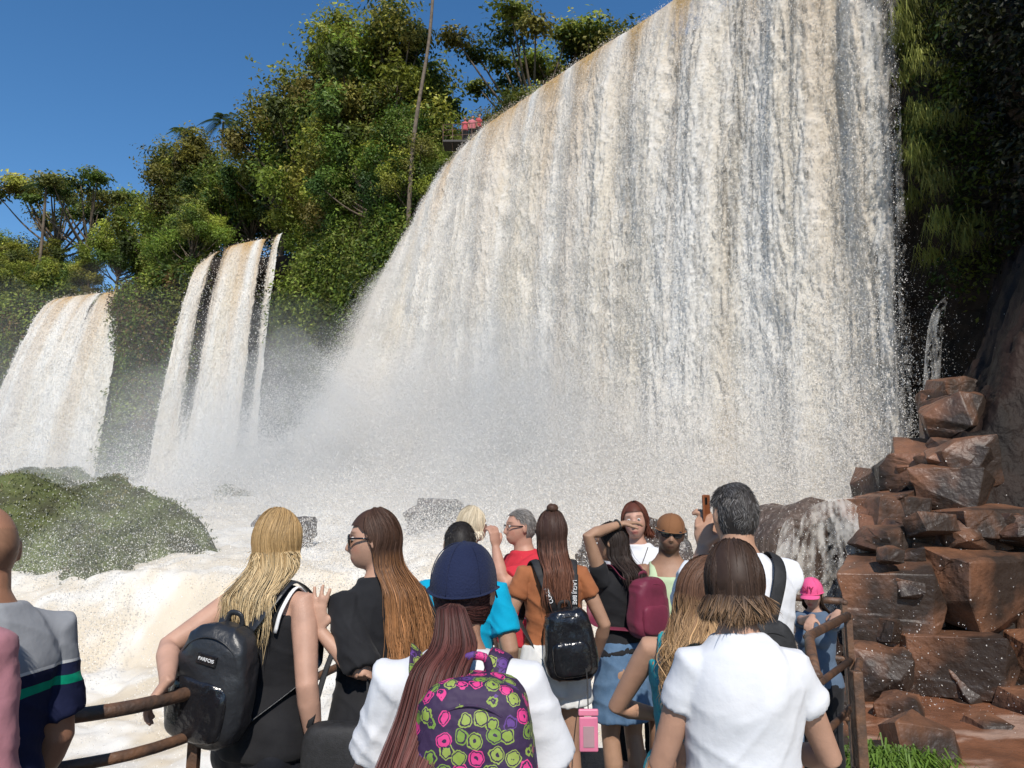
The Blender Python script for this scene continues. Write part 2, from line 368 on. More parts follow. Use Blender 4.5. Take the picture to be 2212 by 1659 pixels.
def garment(q,name,mat,kind='shirt',hem=.86,neck=1.44,sleeve=.55,off=.014,flare=.01,amp=.006,vox=.0075,leg=.9,label=None,slo=.018,seed=1):
    S=q.S;parts=[];slo=slo*.55
    if kind in('shirt','tank'):
        parts.append(torso(q.g,S,hem,neck if kind=='shirt' else 1.33,off*.8,q.girth,flare))
        if q.g=='F':
            for s in(-1,1): parts.append(squad((s*.066*S,.078*S,1.235*S),((.056+off)*S,(.05+off)*S,(.056+off)*S),1,nu=16,nv=12))
        if kind=='shirt':
            for k,s in(('L',-1),('R',1)):
                sh,e,w,d,n=q.arms[k];ar=(.041 if q.g=='F' else .050)*q.arm
                if sleeve<=1: end=sh+(e-sh)*sleeve;pts=[sh-np.array([s*.06,0,-.004])*S,sh,sh+(end-sh)*.5,end]
                else: end=e+(w-e)*(sleeve-1);pts=[sh-np.array([s*.06,0,-.004])*S,sh,e,end]
                parts.append(tube(pts,[(ar*1.0+off*.5+.002)*S,(ar*1.15+off*.5+.003)*S,(ar*1.06+off*.7+.002)*S,(ar*.98+off*.7+slo)*S],sides=20))
        else:
            for s in(-1,1):
                P=np.array([[s*.085,-.095,1.30],[s*.09,-.085,1.36],[s*.095,-.03,1.415],[s*.09,.05,1.38],[s*.085,.10,1.30]])*S
                parts.append(tube(spline(P,14),[(.022*S,.012*S)]*14,sides=12,hint=(1,0,0)))
    elif kind=='pants':
        parts.append(torso(q.g,S,.77,hem,off,q.girth,0))
        for s in(-1,1):
            parts.append(squad((s*.075*S,-.075*S,.84*S),((.078+off)*S,(.06+off)*S,(.08+off)*S),1,nu=16,nv=12))
            hp,kn,an=q.legs[s]
            if leg>.6: P=[hp+[0,0,.03*S],hp-[0,0,.06*S],(hp+kn)/2,kn,kn*(1-leg)+an*leg];R=[.085,.09,.074,.056+flare,.04+flare]
            else: P=[hp+[0,0,.03*S],hp-[0,0,.06*S],hp*(1-leg)+kn*leg];R=[.086,.092,.084+flare]
            parts.append(tube(P,[(r+off)*S for r in R],sides=18))
    elif kind=='skirt':
        P=[];R=[]
        for t in np.linspace(0,1,10):
            z=1.0+(hem-1.0)*t;P.append((0,-.012*S,z*S));w=np.interp(z,[.5,.86,.93,1.0],[.21+flare,.172+flare*.4,.165,.142]);R.append(((w+off)*S,(w*.72+off)*S))
        parts.append(tube(P,R,sides=32,fixed=True))
    V,F=merge(parts);me=remesh(V,F,vox,3,name)
    if amp: wrinkle(me,amp,S,seed)
    o=add(name,me,mat,q.root,label=label)
    return o
# ---- hair
def hairmesh(q,strands,cols,width,base=None,name='hair'):
    """strands (n,k,3) person-local; cols (n,k,3)"""
    S_=strands;n,k,_=S_.shape
    T=np.gradient(S_,axis=1);T/=np.linalg.norm(T,axis=2)[...,None]+1e-9
    ax=S_-np.array([q.hc[0],q.hc[1],0]);ax[...,2]=.02
    ax/=np.linalg.norm(ax,axis=2)[...,None]+1e-9
    Wd=np.cross(T,ax);Wd/=np.linalg.norm(Wd,axis=2)[...,None]+1e-9
    tw=rng.normal(0,.7,(n,1,1));Wd=Wd*np.cos(tw)+ax*np.sin(tw)
    taper=np.ones(k);taper[-3:]=[.8,.55,.15]
    w=width*(.5+1.0*rng.random((n,1,1)))*taper[None,:,None]
    A=S_-Wd*w*.5;B=S_+Wd*w*.5;mid=S_+ax*w*.25
    V=np.stack([A,mid,B],2).reshape(-1,3)
    b=((np.arange(n)[:,None]*k+np.arange(k-1)[None,:])*3).reshape(-1)
    F=np.concatenate([np.stack([b,b+1,b+4,b+3],1),np.stack([b+1,b+2,b+5,b+4],1)])
    C=np.repeat(cols[:,:,None,:],3,2).reshape(-1,3)
    if base is not None:
        v,f,c=base
        F=np.concatenate([F[:,[0,1,2]],F[:,[0,2,3]],f+len(V)])
        V=np.vstack([V,v]);C=np.vstack([C,c])
    me=mesh_np(name,V,F,True,np.clip(C,0,1))
    return add(name,me,M_hair,q.root)
def scalp(q,col,grow=.010,hairline=.055,nape=-.075):
    S=q.S;v,f=head_geo(1.0,q.g);v=v[:64*48];f=f[:(47*64*2)]
    ce=v[f].mean(1)
    front=ce[:,1]>.02
    keep=np.where(front,ce[:,2]>hairline+ -.9*np.clip(.055-ce[:,1],0,1),ce[:,2]>nape+.9*np.clip(ce[:,1]+.02,0,1))
    side=(ce[:,1]>-.02)&(ce[:,2]<.03)
    keep&=~side
    f=f[keep]
    nn=v/np.linalg.norm(v,axis=1)[:,None];v=v+nn*grow
    c=np.tile(np.array(col),(len(v),1))*(.9+.2*rng.random((len(v),1)))
    return (v*S)@q.hr.T+q.hc,f,c
def long_hair(q,n=1500,az=115,zend=1.2,root=(.1,.06,.04),tip=(.3,.2,.1),vol=0,mixp=1.2,width=.003,wave=.004,wf=30,ezr=.05,xconv=1.0,xshift=0,hairline=.055,streak=.35,back=.128,phis=.2,stray=.010):
    S=q.S;k1,k2=8,16
    a=np.radians(rng.uniform(-az,az,n));a+=np.radians(rng.normal(0,3,n))
    ph0=phis+rng.random(n)**1.2*1.2;phm=1.85
    lay=rng.random(n);e=np.array([.080,.100,.118])[None,:]*(1+vol+.06*lay[:,None])
    t=np.linspace(0,1,k1)
    ph=ph0[:,None]+(phm-ph0)[:,None]*t[None,:]
    aa=a[:,None]+.25*np.sin(ph*2+lay[:,None]*2)*(np.sin(a)[:,None])
    P=np.stack([np.sin(aa)*np.sin(ph),-np.cos(aa)*np.sin(ph),np.cos(ph)],-1)*e[:,None,:]
    lump=1+.05*noise(a[:,None]*5+7,ph*1.5,0,3);P=P*lump[...,None]
    P=(P*S)@q.hr.T+q.hc
    end=P[:,-1]
    cl=np.round(a*7+rng.normal(0,.25,n))[:,None];clr=np.sin(cl*12.9898)*43758.5453;clr=clr-np.floor(clr)
    ze=np.minimum((zend+rng.normal(0,ezr*.45,n)+ezr*(clr[:,0]-.5))*S,end[:,2]-.01)
    tt=np.linspace(0,1,k2+1)[1:]
    Z=end[:,2:3]+(ze[:,None]-end[:,2:3])*tt
    cx=q.hc[0]
    X=cx+(end[:,0:1]-cx)*(1+(xconv-1)*tt)+xshift*S*tt**1.3;Y=end[:,1:2]+0*tt
    m=sstep(1.50*S,1.38*S,Z)
    bt=-(back+.02*lay[:,None])*S
    isb=end[:,1:2]<q.hc[1]+.045*S
    Yb=np.where(isb,np.minimum(Y,bt-.01*S*np.sin(X*60)),np.maximum(Y,.125*S))
    Y=Y*(1-m)+Yb*m
    Xf=np.where(isb,X,np.clip(X,-.13*S,.13*S));X=X*(1-m)+Xf*m
    ph_=rng.uniform(0,6.28,(n,1));st=rng.normal(0,1,(n,1))*stray*tt
    X=X+wave*np.sin(Z*wf+cl*2.1+ph_*.2)*(.3+tt)+.010*np.sin(Z*12+cl*3+ph_*.15)*S*tt+st;Y=Y+wave*.6*np.cos(Z*wf+cl*1.7)*tt+np.where(rng.random((n,1))<.5,-1,0)*np.abs(st)
    X=X+(clr-.5)*.02*S*tt
    St=np.concatenate([P,np.stack([X,Y,Z],-1)],1)
    tcol=np.concatenate([np.zeros(k1),tt])**mixp
    br=(1+rng.normal(0,streak*.6,n)+streak*.5*(clr[:,0]-.5))[:,None,None].clip(.4,1.8)
    mixc=np.clip(tcol[None,:]+rng.normal(0,.18,(n,1))*(tcol[None,:]>0),0,1)[...,None]
    C=(np.array(root)*(1-mixc)+np.array(tip)*mixc)*br
    return hairmesh(q,St,C,width*S,scalp(q,root,.008,hairline))
def tail_hair(q,n,path,rad_,root,tip,width=.003,tie=(0,-.11,-.02),streak=.25):
    S=q.S;k1,k2=8,24
    a=np.radians(rng.uniform(-150,150,n));ph=rng.uniform(.9,1.9,n)
    e=np.array([.076,.097,.114])
    st=np.stack([np.sin(a)*np.sin(ph),-np.cos(a)*np.sin(ph),np.cos(ph)],-1)*e
    ti=np.array(tie);t=np.linspace(0,1,k1)[None,:,None]
    P=st[:,None,:]*(1-t)+ti*t
    ln=np.linalg.norm(P/e,axis=2)[...,None];P=np.where(ln<1.0,P/ln*(1+.03*(1-t)),P)
    P[:,-1]=ti+rng.normal(0,.008,(n,3))
    P=(P*S)@q.hr.T+q.hc
    G=spline(path,k2)
    r=np.interp(np.linspace(0,1,k2),np.linspace(0,1,len(rad_)),rad_)
    o=rng.normal(0,.5,(n,2)).clip(-1.1,1.1)
    tt=np.linspace(0,1,k2);ln_=1-.3*rng.random(n)**2
    TT=tt[None,:]*ln_[:,None]
    Gx=np.stack([np.interp(TT,tt,G[:,i]) for i in range(3)],-1)
    rr=np.interp(TT,tt,r)
    cl=np.round(o[:,0:1]*4)
    Q=Gx+np.stack([o[:,0:1]*rr+.010*np.sin(TT*8+cl*1.7)*TT+rng.normal(0,.008,(n,1))*TT,o[:,1:2]*rr*.5+.008*np.cos(TT*8+cl)*TT,0*rr],-1)
    St=np.concatenate([P[:, :-1],Q],1)
    tc=np.concatenate([np.zeros(k1-1),tt])
    br=(1+rng.normal(0,streak,n))[:,None,None].clip(.45,1.8)
    C=(np.array(root)*(1-tc[None,:,None])+np.array(tip)*tc[None,:,None])*br
    return hairmesh(q,St,C,width*S,scalp(q,root,.002))
def short_hair(q,n=1500,col=(.05,.05,.05),col2=None,length=.03,hairline=.055,nape=-.07,top=True,width=.003,grow=.008,curl=0):
    S=q.S;v,f,c=scalp(q,col,grow,hairline,nape)
    if not top:
        cl=((v-q.hc)@q.hr)/S;ce=cl[f].mean(1);f=f[ce[:,2]<.052]
    idx=rng.integers(0,len(f),n);w=rng.dirichlet((1,1,1),n)
    p=(v[f[idx]]*w[:,:,None]).sum(1)
    loc=(p-q.hc)@q.hr/S;nn=norm_rows(loc)
    flow=np.stack([loc[:,0]*.5,-.04+0*loc[:,0],-.05-.5*np.abs(loc[:,0])],-1);flow-=(flow*nn).sum(1)[:,None]*nn;flow=norm_rows(flow)
    cn=np.stack([noise(loc[:,0]*30,loc[:,1]*30,loc[:,2]*30,i) for i in(1,2,3)],-1)
    flow=norm_rows(flow+rng.normal(0,.12,(n,3))+cn*(.3+curl));flow-=(flow*nn).sum(1)[:,None]*nn*.8
    k=5;t=np.linspace(0,1,k)[None,:,None]
    ll=(length*(.5+rng.random(n)))[:,None,None]
    St=loc[:,None,:]-nn[:,None,:]*.003+flow[:,None,:]*ll*t+nn[:,None,:]*.12*ll*np.sin(t*np.pi*.8)
    St=(St*S)@q.hr.T+q.hc
    c2=np.array(col2 if col2 is not None else col);mx=rng.random(n)[:,None]
    C=(np.array(col)*(1-mx)+c2*mx)[:,None,:]*np.ones((1,k,1))*(1+rng.normal(0,.2,n))[:,None,None].clip(.5,1.6)
    return hairmesh(q,St,C,width*S,(v,f,c))
def cap(q,mat,brimmat=None,back=False,name='cap',zcut=.012,tall=1.0):
    S=q.S;nu,nv=40,16
    th=np.linspace(.02,np.pi/2,nv);ph=np.linspace(0,2*np.pi,nu,endpoint=False);T,Ph=np.meshgrid(th,ph,indexing='ij')
    r=np.sin(T)**.8
    X=.086*r*np.cos(Ph);Y=.107*r*np.sin(Ph)-.004;Z=zcut+.109*tall*np.cos(T)**.85-.02*(Y<0)*(-Y/.108)*r
    X=X+.003*noise(X*30,Y*30,Z*30,3);Z=Z+.005*noise(X*22,Y*22,Z*22,5)*np.cos(T)
    V=np.stack([X,Y,Z],-1).reshape(-1,3);F=[]
    for i in range(nv-1):
        for j in range(nu):
            k=(j+1)%nu;a0=i*nu+j;a1=i*nu+k;F.append((a0,a0+nu,a1+nu));F.append((a0,a1+nu,a1))
    rim=[(V[(nv-1)*nu+j]) for j in range(nu)]+[V[(nv-1)*nu]]
    L=[(V,np.array(F)),tube(np.array(rim),[(.002,.010)]*len(rim),sides=8,hint=(0,0,1)),squad((0,-.004,zcut+.109*tall),(.008,.008,.004),1,nu=10,nv=6)]
    for am in np.arange(6)*np.pi/3+.3:
        tt=np.linspace(.05,np.pi/2,14);rr=np.sin(tt)**.8;sx=.0865*rr*np.cos(am);sy=.1075*rr*np.sin(am)-.004
        L.append(tube(np.stack([sx,sy,zcut+.1095*tall*np.cos(tt)**.85-.02*(sy<0)*(-sy/.108)*rr],-1),[.0013]*14,sides=5))
    R=RZ(math.pi) if back else np.eye(3)
    V,F=merge(L);V=((V@R.T)*S)@q.hr.T+q.hc
    root=add(name,mesh_np(name,V,F,True),mat,q.root)
    n=18;u=np.linspace(-1,1,n);w=np.linspace(0,1,8);U,W_=np.meshgrid(u,w,indexing='ij')
    bx=.086*np.sin(U);by=.099*np.cos(U)*.98+W_*.072*np.sqrt(np.clip(1-U**2*.92,0,1));bz=zcut-.004-.014*(np.abs(bx)/.08)**2-.018*W_
    v=np.stack([bx,by,bz],-1).reshape(-1,3);f=[]
    for i in range(n-1):
        for j in range(7):
            a0=i*8+j;f.append((a0,a0+1,a0+9));f.append((a0,a0+9,a0+8))
    v=((v@R.T)*S)@q.hr.T+q.hc
    b=add('cap_brim',mesh_np('cap_brim',v,np.array(f),True),brimmat or mat,root)
    m=b.modifiers.new('s','SOLIDIFY');m.thickness=.004
    return root
def glasses(q,dark=True):
    S=q.S;L=[]
    for s in(-1,1):
        if dark: L.append(squad((s*.034,.094,.006),(.030,.005,.023),.8,R=RZ(-s*.18),nu=18,nv=10))
        else:
            a=np.linspace(0,2*np.pi,17);P=np.stack([s*.034+.024*np.cos(a),.096-.004*np.abs(np.cos(a)),.004+.018*np.sin(a)],-1)
            L.append(tube(P,[.0016]*17,sides=6,hint=(0,1,0)))
        L.append(tube([(s*.062,.088,.012),(s*.078,.05,.012),(s*.082,-.01,.008)],[(.0025,.004)]*3,sides=6,hint=(1,0,0)))
    L.append(tube([(-.012,.100,.010),(0,.104,.012),(.012,.100,.010)],[.002]*3,sides=6))
    V,F=merge(L);V=(V*S)@q.hr.T+q.hc
    return add('sunglasses' if dark else 'glasses',mesh_np('g',V,F,True),M_glass,q.root)
def text_mesh(body,size,ext=.001,align='CENTER'):
    cu=bpy.data.curves.new('t','FONT');cu.body=body;cu.size=size;cu.extrude=ext;cu.align_x=align;cu.align_y='CENTER'
    ob=bpy.data.objects.new('t',cu);COL.objects.link(ob);dg=bpy.context.evaluated_depsgraph_get();dg.update()
    me=bpy.data.meshes.new_from_object(ob.evaluated_get(dg));bpy.data.objects.remove(ob);return me
def place_text(body,size,M3,c,mat,parent,name='lettering',xs=1.0):
    me=text_mesh(body,size);V=getV(me);V[:,0]*=xs;V=V@np.asarray(M3).T+np.asarray(c);setV(me,V)
    me.materials.clear()
    return add(name,me,mat,parent)
# ---- backpack
def backpack(q,label,c,r,mat,smat,tilt=0,yawp=0,pocket=True,pmat_=None,sw_=.022,e=.45):
    S=q.S;root=bpy.data.objects.new('backpack',None);COL.objects.link(root)
    root.location=q.root.location;root.rotation_euler=q.root.rotation_euler;root['label']=label;root['category']='backpack'
    R=RZ(rad(yawp))@RY(rad(tilt));c=np.array(c)
    V,F=squad((0,0,0),r,e,.6,nu=72,nv=48)
    V[:,0]*=1-.12*np.clip(V[:,2]/r[2],-1,1);V+=norm_rows(V)*(fbm(V[:,0]*9,V[:,1]*9,V[:,2]*9,3,3)*.016+np.clip(1-np.abs(noise(V[:,0]*16+V[:,2]*9,V[:,1]*12,V[:,2]*16,5))*2.4,0,1)*.006)[:,None]
    add('pack_body',mesh_np('pack_body',V@R.T+c,F,True),mat,root)
    if pocket:
        V,F=squad((0,-r[1]*.78,-r[2]*.38),(r[0]*.78,r[1]*.5,r[2]*.5),.45,.6,nu=48,nv=30)
        V+=norm_rows(V)*(fbm(V[:,0]*11,V[:,1]*9,V[:,2]*11,3,8)*.008)[:,None]
        add('front_pocket',mesh_np('front_pocket',V@R.T+c,F,True),pmat_ or mat,root)
        a=np.linspace(-1.2,1.2,20);P=np.stack([r[0]*.86*np.sin(a),np.full(20,-r[1]*.93)+.25*r[1]*(np.abs(np.sin(a)))**3,r[2]*(.18+.62*np.cos(a)) ],-1)
        v,f=tube(P,[(.003,.002)]*20,sides=6);add('zip',mesh_np('zip',v@R.T+c,f),smat,root)
    P=np.array([[-.03,r[1]*.6,r[2]*.93],[-.02,r[1]*.5,r[2]*1.13],[.02,r[1]*.5,r[2]*1.13],[.03,r[1]*.6,r[2]*.93]])
    v,f=tube(spline(P,12),[(.006,.010)]*12,sides=8,hint=(0,1,0));add('carry_handle',mesh_np('h',v@R.T+c,f,True),smat,root)
    g=0 if q.g=='F' else .02
    for s in(-1,1):
        top=R@np.array([s*.05,r[1]*.7,r[2]*.85])+c;bot=R@np.array([s*r[0]*.75,r[1]*.6,-r[2]*.75])+c
        P=[top,np.array([s*.088,-.118-g,1.375])*S,np.array([s*(.105+g),-.035,1.440+g*.2])*S,np.array([s*(.115+g),.06,1.40])*S,np.array([s*(.12+g),.125+g,1.30])*S,np.array([s*(.15+g),.10,1.15])*S,np.array([s*(.165+g),0,1.10])*S,bot]
        v,f=tube(spline(P,36),[(sw_,.004)]*36,sides=10,hint=(1,0,0))
        add('shoulder_strap',mesh_np('strap',v,f,True),smat,root)
    return root,R,c
def phone(label,c,R,col=(.02,.02,.02),size=(.075,.009,.155)):
    root=bpy.data.objects.new('smartphone',None);COL.objects.link(root);root.location=c;root['label']=label;root['category']='phone'
    v,f=box((0,0,0),size,.004);add('phone_case',mesh_np('pc',v@R.T,f,False),pmat('phone_case',col,rough=.4),root)
    v,f=box((0,size[1]*.5+.0006,0),(size[0]*.92,.0012,size[2]*.94),0);add('screen',mesh_np('ps',v@R.T,f,False),M_glass,root)
    v,f=box((-size[0]*.22,-size[1]*.5-.001,size[2]*.33),(.022,.003,.03),.001);add('camera_lens',mesh_np('pl',v@R.T,f,False),M_glass,root)
    return root

WHITE=cloth('white_cotton',(.66,.66,.68),(.61,.62,.65),scale=6)
BLACK=cloth('black_cotton',(.012,.012,.014),(.018,.018,.02))
NAVY=cloth('navy_cap',(.010,.015,.045),(.014,.02,.055),bscale=200)
TEAL=cloth('turquoise',(.0,.32,.50),(.0,.28,.45))
RUSTC=cloth('rust_shirt',(.33,.12,.05),(.28,.10,.042))
DENIM=cloth('denim',(.07,.13,.22),(.10,.17,.27),scale=25)
WDENIM=cloth('white_denim',(.70,.70,.68),(.62,.62,.62),scale=20)
PINKC=cloth('dusty_pink',(.42,.19,.22),(.36,.16,.18))
LEATHER=pmat('black_leather',(.014,.015,.018),(.022,.024,.028),scale=6,rough=.38,spec=.5,bump=.4,bscale=40,rvar=.08,bdist=.008)
PATENT=pmat('patent_black',(.008,.008,.01),(.012,.012,.014),rough=.2,spec=.6,bump=.5,bscale=18,coat=.2)
STRAPB=pmat('black_webbing',(.015,.015,.016),(.022,.022,.024),scale=60,rough=.7,bump=.3,bscale=200,bdist=.004)
MAROON=cloth('maroon_nylon',(.16,.025,.05),(.12,.02,.04),rough=.5)
M_white=pmat('white_print',(.8,.8,.8),(.75,.75,.75),rough=.6)
def stripes(name,bands,base):
    """bands: list of (z0,color) in person-local z"""
    m,nt,b=newmat(name);L=nt.links;tc=N(nt,'ShaderNodeTexCoord');sp=N(nt,'ShaderNodeSeparateXYZ');L.new(tc.outputs['Object'],sp.inputs[0])
    r=N(nt,'ShaderNodeValToRGB');r.color_ramp.interpolation='CONSTANT';e=r.color_ramp.elements
    e[0].position=0;e[0].color=(*base,1);e[1].position=.9999;e[1].color=(*base,1)
    for z,c in bands:
        k=e.new(z/2.0);k.color=(*c,1)
    nw=N(nt,'ShaderNodeTexNoise');nw.inputs['Scale'].default_value=4;L.new(tc.outputs['Object'],nw.inputs['Vector'])
    wz=N(nt,'ShaderNodeMath',operation='MULTIPLY_ADD');wz.inputs[1].default_value=.03;wz.inputs[2].default_value=-.015;L.new(nw.outputs['Fac'],wz.inputs[0])
    ad=N(nt,'ShaderNodeMath',operation='ADD');L.new(sp.outputs['Z'],ad.inputs[0]);L.new(wz.outputs[0],ad.inputs[1])
    mu=N(nt,'ShaderNodeMath',operation='MULTIPLY');mu.inputs[1].default_value=.5
    L.new(ad.outputs[0],mu.inputs[0]);L.new(mu.outputs[0],r.inputs['Fac']);L.new(r.outputs['Color'],b.inputs['Base Color'])
    b.inputs['Roughness'].default_value=.85;b.inputs['Specular IOR Level'].default_value=.2
    n2=N(nt,'ShaderNodeTexNoise');n2.inputs['Scale'].default_value=15;n2.inputs['Detail'].default_value=5;L.new(tc.outputs['Object'],n2.inputs['Vector'])
    bp=N(nt,'ShaderNodeBump');bp.inputs['Strength'].default_value=.4;bp.inputs['Distance'].default_value=.012;L.new(n2.outputs['Fac'],bp.inputs['Height']);L.new(bp.outputs['Normal'],b.inputs['Normal'])
    return m
GREY=(.27,.28,.30);NV=(.012,.016,.05);GR=(.0,.28,.16)
POLO=stripes('striped_polo',[(0.0001,NV),(1.235,GR),(1.265,NV),(1.295,(.6,.6,.6)),(1.302,GREY)],NV)
REDS=stripes('red_striped',[(0.9+i*.05+j,c) for i in range(11) for j,c in((0,(.50,.03,.045)),(.038,(.58,.32,.30)),(.042,(.50,.03,.045)))][:28],(.50,.03,.045))
def blobs(name,cols,scale,rough=.7,base=(.03,.012,.05),warp=.06,rnd=.75):
    m,nt,b=newmat(name);L=nt.links;tc=N(nt,'ShaderNodeTexCoord')
    vo=N(nt,'ShaderNodeTexVoronoi');vo.inputs['Scale'].default_value=scale;vo.inputs['Randomness'].default_value=rnd
    nz=N(nt,'ShaderNodeTexNoise');nz.inputs['Scale'].default_value=scale*.8
    ad=N(nt,'ShaderNodeMixRGB');ad.inputs[0].default_value=warp;L.new(tc.outputs['Object'],ad.inputs[1]);L.new(nz.outputs['Color'],ad.inputs[2])
    L.new(ad.outputs[0],vo.inputs['Vector'])
    sp=N(nt,'ShaderNodeSeparateColor');L.new(vo.outputs['Color'],sp.inputs[0])
    r=N(nt,'ShaderNodeValToRGB');r.color_ramp.interpolation='CONSTANT';e=r.color_ramp.elements
    e[0].color=(*cols[0],1);e[1].position=1/len(cols);e[1].color=(*cols[1],1)
    for i in range(2,len(cols)):
        k=e.new(i/len(cols));k.color=(*cols[i],1)
    L.new(sp.outputs[0],r.inputs['Fac'])
    d=N(nt,'ShaderNodeValToRGB');d.color_ramp.interpolation='CONSTANT';e=d.color_ramp.elements
    e[0].color=(0,0,0,1);e[1].position=.12;e[1].color=(1,1,1,1);k=e.new(.36);k.color=(0,0,0,1);k=e.new(.43);k.color=(1,1,1,1);k=e.new(.50);k.color=(0,0,0,1)
    L.new(vo.outputs['Distance'],d.inputs['Fac'])
    mx=N(nt,'ShaderNodeMixRGB');mx.inputs[1].default_value=(*base,1);L.new(d.outputs['Color'],mx.inputs[0]);L.new(r.outputs['Color'],mx.inputs[2])
    L.new(mx.outputs[0],b.inputs['Base Color']);b.inputs['Roughness'].default_value=rough
    n2=N(nt,'ShaderNodeTexNoise');n2.inputs['Scale'].default_value=25;L.new(tc.outputs['Object'],n2.inputs['Vector'])
    bp=N(nt,'ShaderNodeBump');bp.inputs['Strength'].default_value=.4;bp.inputs['Distance'].default_value=.02;L.new(n2.outputs['Fac'],bp.inputs['Height']);L.new(bp.outputs['Normal'],b.inputs['Normal'])
    return m
SKULLP=blobs('patterned_nylon',[(.60,.04,.20),(.22,.30,.05),(.60,.04,.20),(.16,.26,.04),(.10,.04,.20),(.26,.33,.07)],30,warp=.012,rnd=.5)
FLORAL=blobs('teal_floral',[(.02,.30,.32),(.55,.60,.55),(.02,.22,.28),(.6,.25,.1),(.03,.35,.35)],14,base=(.02,.26,.30))
REDFL=blobs('red_floral',[(.55,.05,.04),(.5,.4,.3),(.5,.08,.05)],22,base=(.45,.05,.05))
PPANT=blobs('patterned_trousers',[(.5,.5,.62),(.6,.6,.65),(.35,.35,.5)],12,base=(.62,.62,.66))
WOVEN=blobs('woven_strap',[(.6,.55,.55),(.1,.1,.12),(.5,.1,.15)],90,base=(.5,.48,.48))

# 1 bald man
q=person('bald man in grey and navy striped polo by the railing',-1.375,2.02,62,1.72,'M',(.34,.17,.105),head=(-14,-4,0),girth=1.05,
  clothes=[dict(name='polo_shirt',mat=POLO,hem=.88,sleeve=.80,off=.016,flare=.01,amp=.007,neck=1.44,slo=.010),dict(name='shorts',mat=cloth('grey_shorts',(.2,.2,.22)),kind='pants',hem=.93,leg=.5,off=.02)],arm=1.05,face=False,sw=.182,
  L=dict(wl=(-.20,.28,1.02)),R=dict(wl=(.215,.12,.88)))
short_hair(q,700,(.27,.145,.09),(.22,.15,.11),.004,top=False,width=.0012,grow=.0006)
v,f=tube(spline(np.array([[-.08,-.05,1.415],[0,-.088,1.435],[.08,-.05,1.415],[.09,.02,1.42],[.05,.085,1.39]])*q.S,20),[(.005,.020)]*20,sides=8,hint=(1,0,0))
add('polo_collar',mesh_np('collar',v,f,True),cloth('grey_collar',GREY),q.root)
# 2 pink
q=person('person in dusty pink top carrying a woven strap',-1.235,1.50,10,1.80,'M',(.4,.22,.15),face=False,
  clothes=[dict(name='sweater',mat=PINKC,hem=.86,sleeve=1.8,off=.014,flare=.01,amp=.007,slo=.004),dict(name='trousers',mat=BLACK,kind='pants',hem=.95)])
short_hair(q,900,(.06,.04,.03))
v,f=tube(spline(np.array([[.10,-.12,1.40],[.20,-.10,1.22],[.27,-.02,1.12],[.30,.05,1.02]]),16),[(.012,.004)]*16,sides=8,hint=(0,1,0));add('woven_strap',mesh_np('ws',v,f,True),WOVEN,q.root)
# 3 blonde
q=person('blonde woman in black tank top and leggings holding the handrail',-.90,2.92,-20,1.70,'F',(.46,.27,.195),head=(-12,0,0),face=False,arm=1.12,girth=1.05,
  L=dict(w=(-1.115,2.56,1.155),pole=(-1,-.5,-.4),d=(-.55,-.2,-.75),n=(.2,.3,-.9),curl=.55),R=dict(wl=(.23,-.02,.86),pole=(.5,-1,0),curl=.4),
  clothes=[dict(name='tank_top',mat=BLACK,kind='tank',hem=.84,off=.009,amp=.003),dict(name='leggings',mat=cloth('black_leggings',(.012,.013,.018),rough=.6),kind='pants',hem=.99,leg=.95,off=.007,amp=.002)])
long_hair(q,5600,118,1.39,(.34,.22,.10),(.58,.44,.25),vol=.02,mixp=.6,width=.0022,ezr=.13,xconv=.95,streak=.45)
for s in(-1,1):
    P=np.array([[s*.10,-.107,1.27],[s*.118,-.098,1.35],[s*.122,-.02,1.420],[s*.115,.07,1.37]])*q.S
    v,f=tube(spline(P,16),[(.008,.004)]*16,sides=8,hint=(1,0,0));add('bra_strap',mesh_np('bs',v,f,True),M_white,q.root)
rt,R_,c_=backpack(q,'black leather backpack with glossy pocket and metal zip',(-.045,-.235,1.12),(.14,.075,.20),LEATHER,LEATHER,tilt=12,yawp=8,pmat_=PATENT,e=.62)
v,f=box((0,-.078,.09),(.075,.006,.035),.002);add('name_plate',mesh_np('np',v@R_.T+c_,f,False),PATENT,rt)
place_text('PARFOIS',.016,R_@RX(math.pi/2),R_@np.array([0,-.0825,.09])+c_,M_white,rt)
# 4 brunette
q=person('woman with long ombre hair in black t-shirt and sunglasses gesturing',-.51,2.98,38,1.70,'F',(.46,.27,.19),head=(56,-2,0),
  L=dict(w=(-.70,2.84,1.27),pole=(.2,-.5,-1),d=(-.1,.0,1),n=(.75,.6,0),curl=.18,spread=.18),R=dict(wl=(.13,.20,1.05),pole=(1,-.5,-.5)),
  clothes=[dict(name='t_shirt',mat=BLACK,hem=.92,sleeve=.85,off=.018,flare=.02,amp=.008,slo=.02),dict(name='trousers',mat=PPANT,kind='pants',hem=.98,leg=.95,off=.02,flare=.04)])
long_hair(q,5600,96,1.19,(.055,.028,.018),(.42,.20,.085),vol=.02,mixp=.8,width=.0022,xconv=1.0,ezr=.12,streak=.45,xshift=.05)
glasses(q)
rt=bpy.data.objects.new('shoulder_bag',None);COL.objects.link(rt);rt.location=(-.60,2.75,0);rt['label']='black fabric shoulder bag hanging beside the railing';rt['category']='bag'
v,f=squad((0,0,.80),(.12,.06,.18),.4,.6);add('bag_body',mesh_np('b',v,f,True),STRAPB,rt)
v,f=tube(spline([(-.1,0,.96),(-.04,.06,1.2),(.06,.14,1.38),(.1,.02,.96)],20),[(.010,.003)]*20,sides=8);add('bag_strap',mesh_np('b',v,f,True),STRAPB,rt)
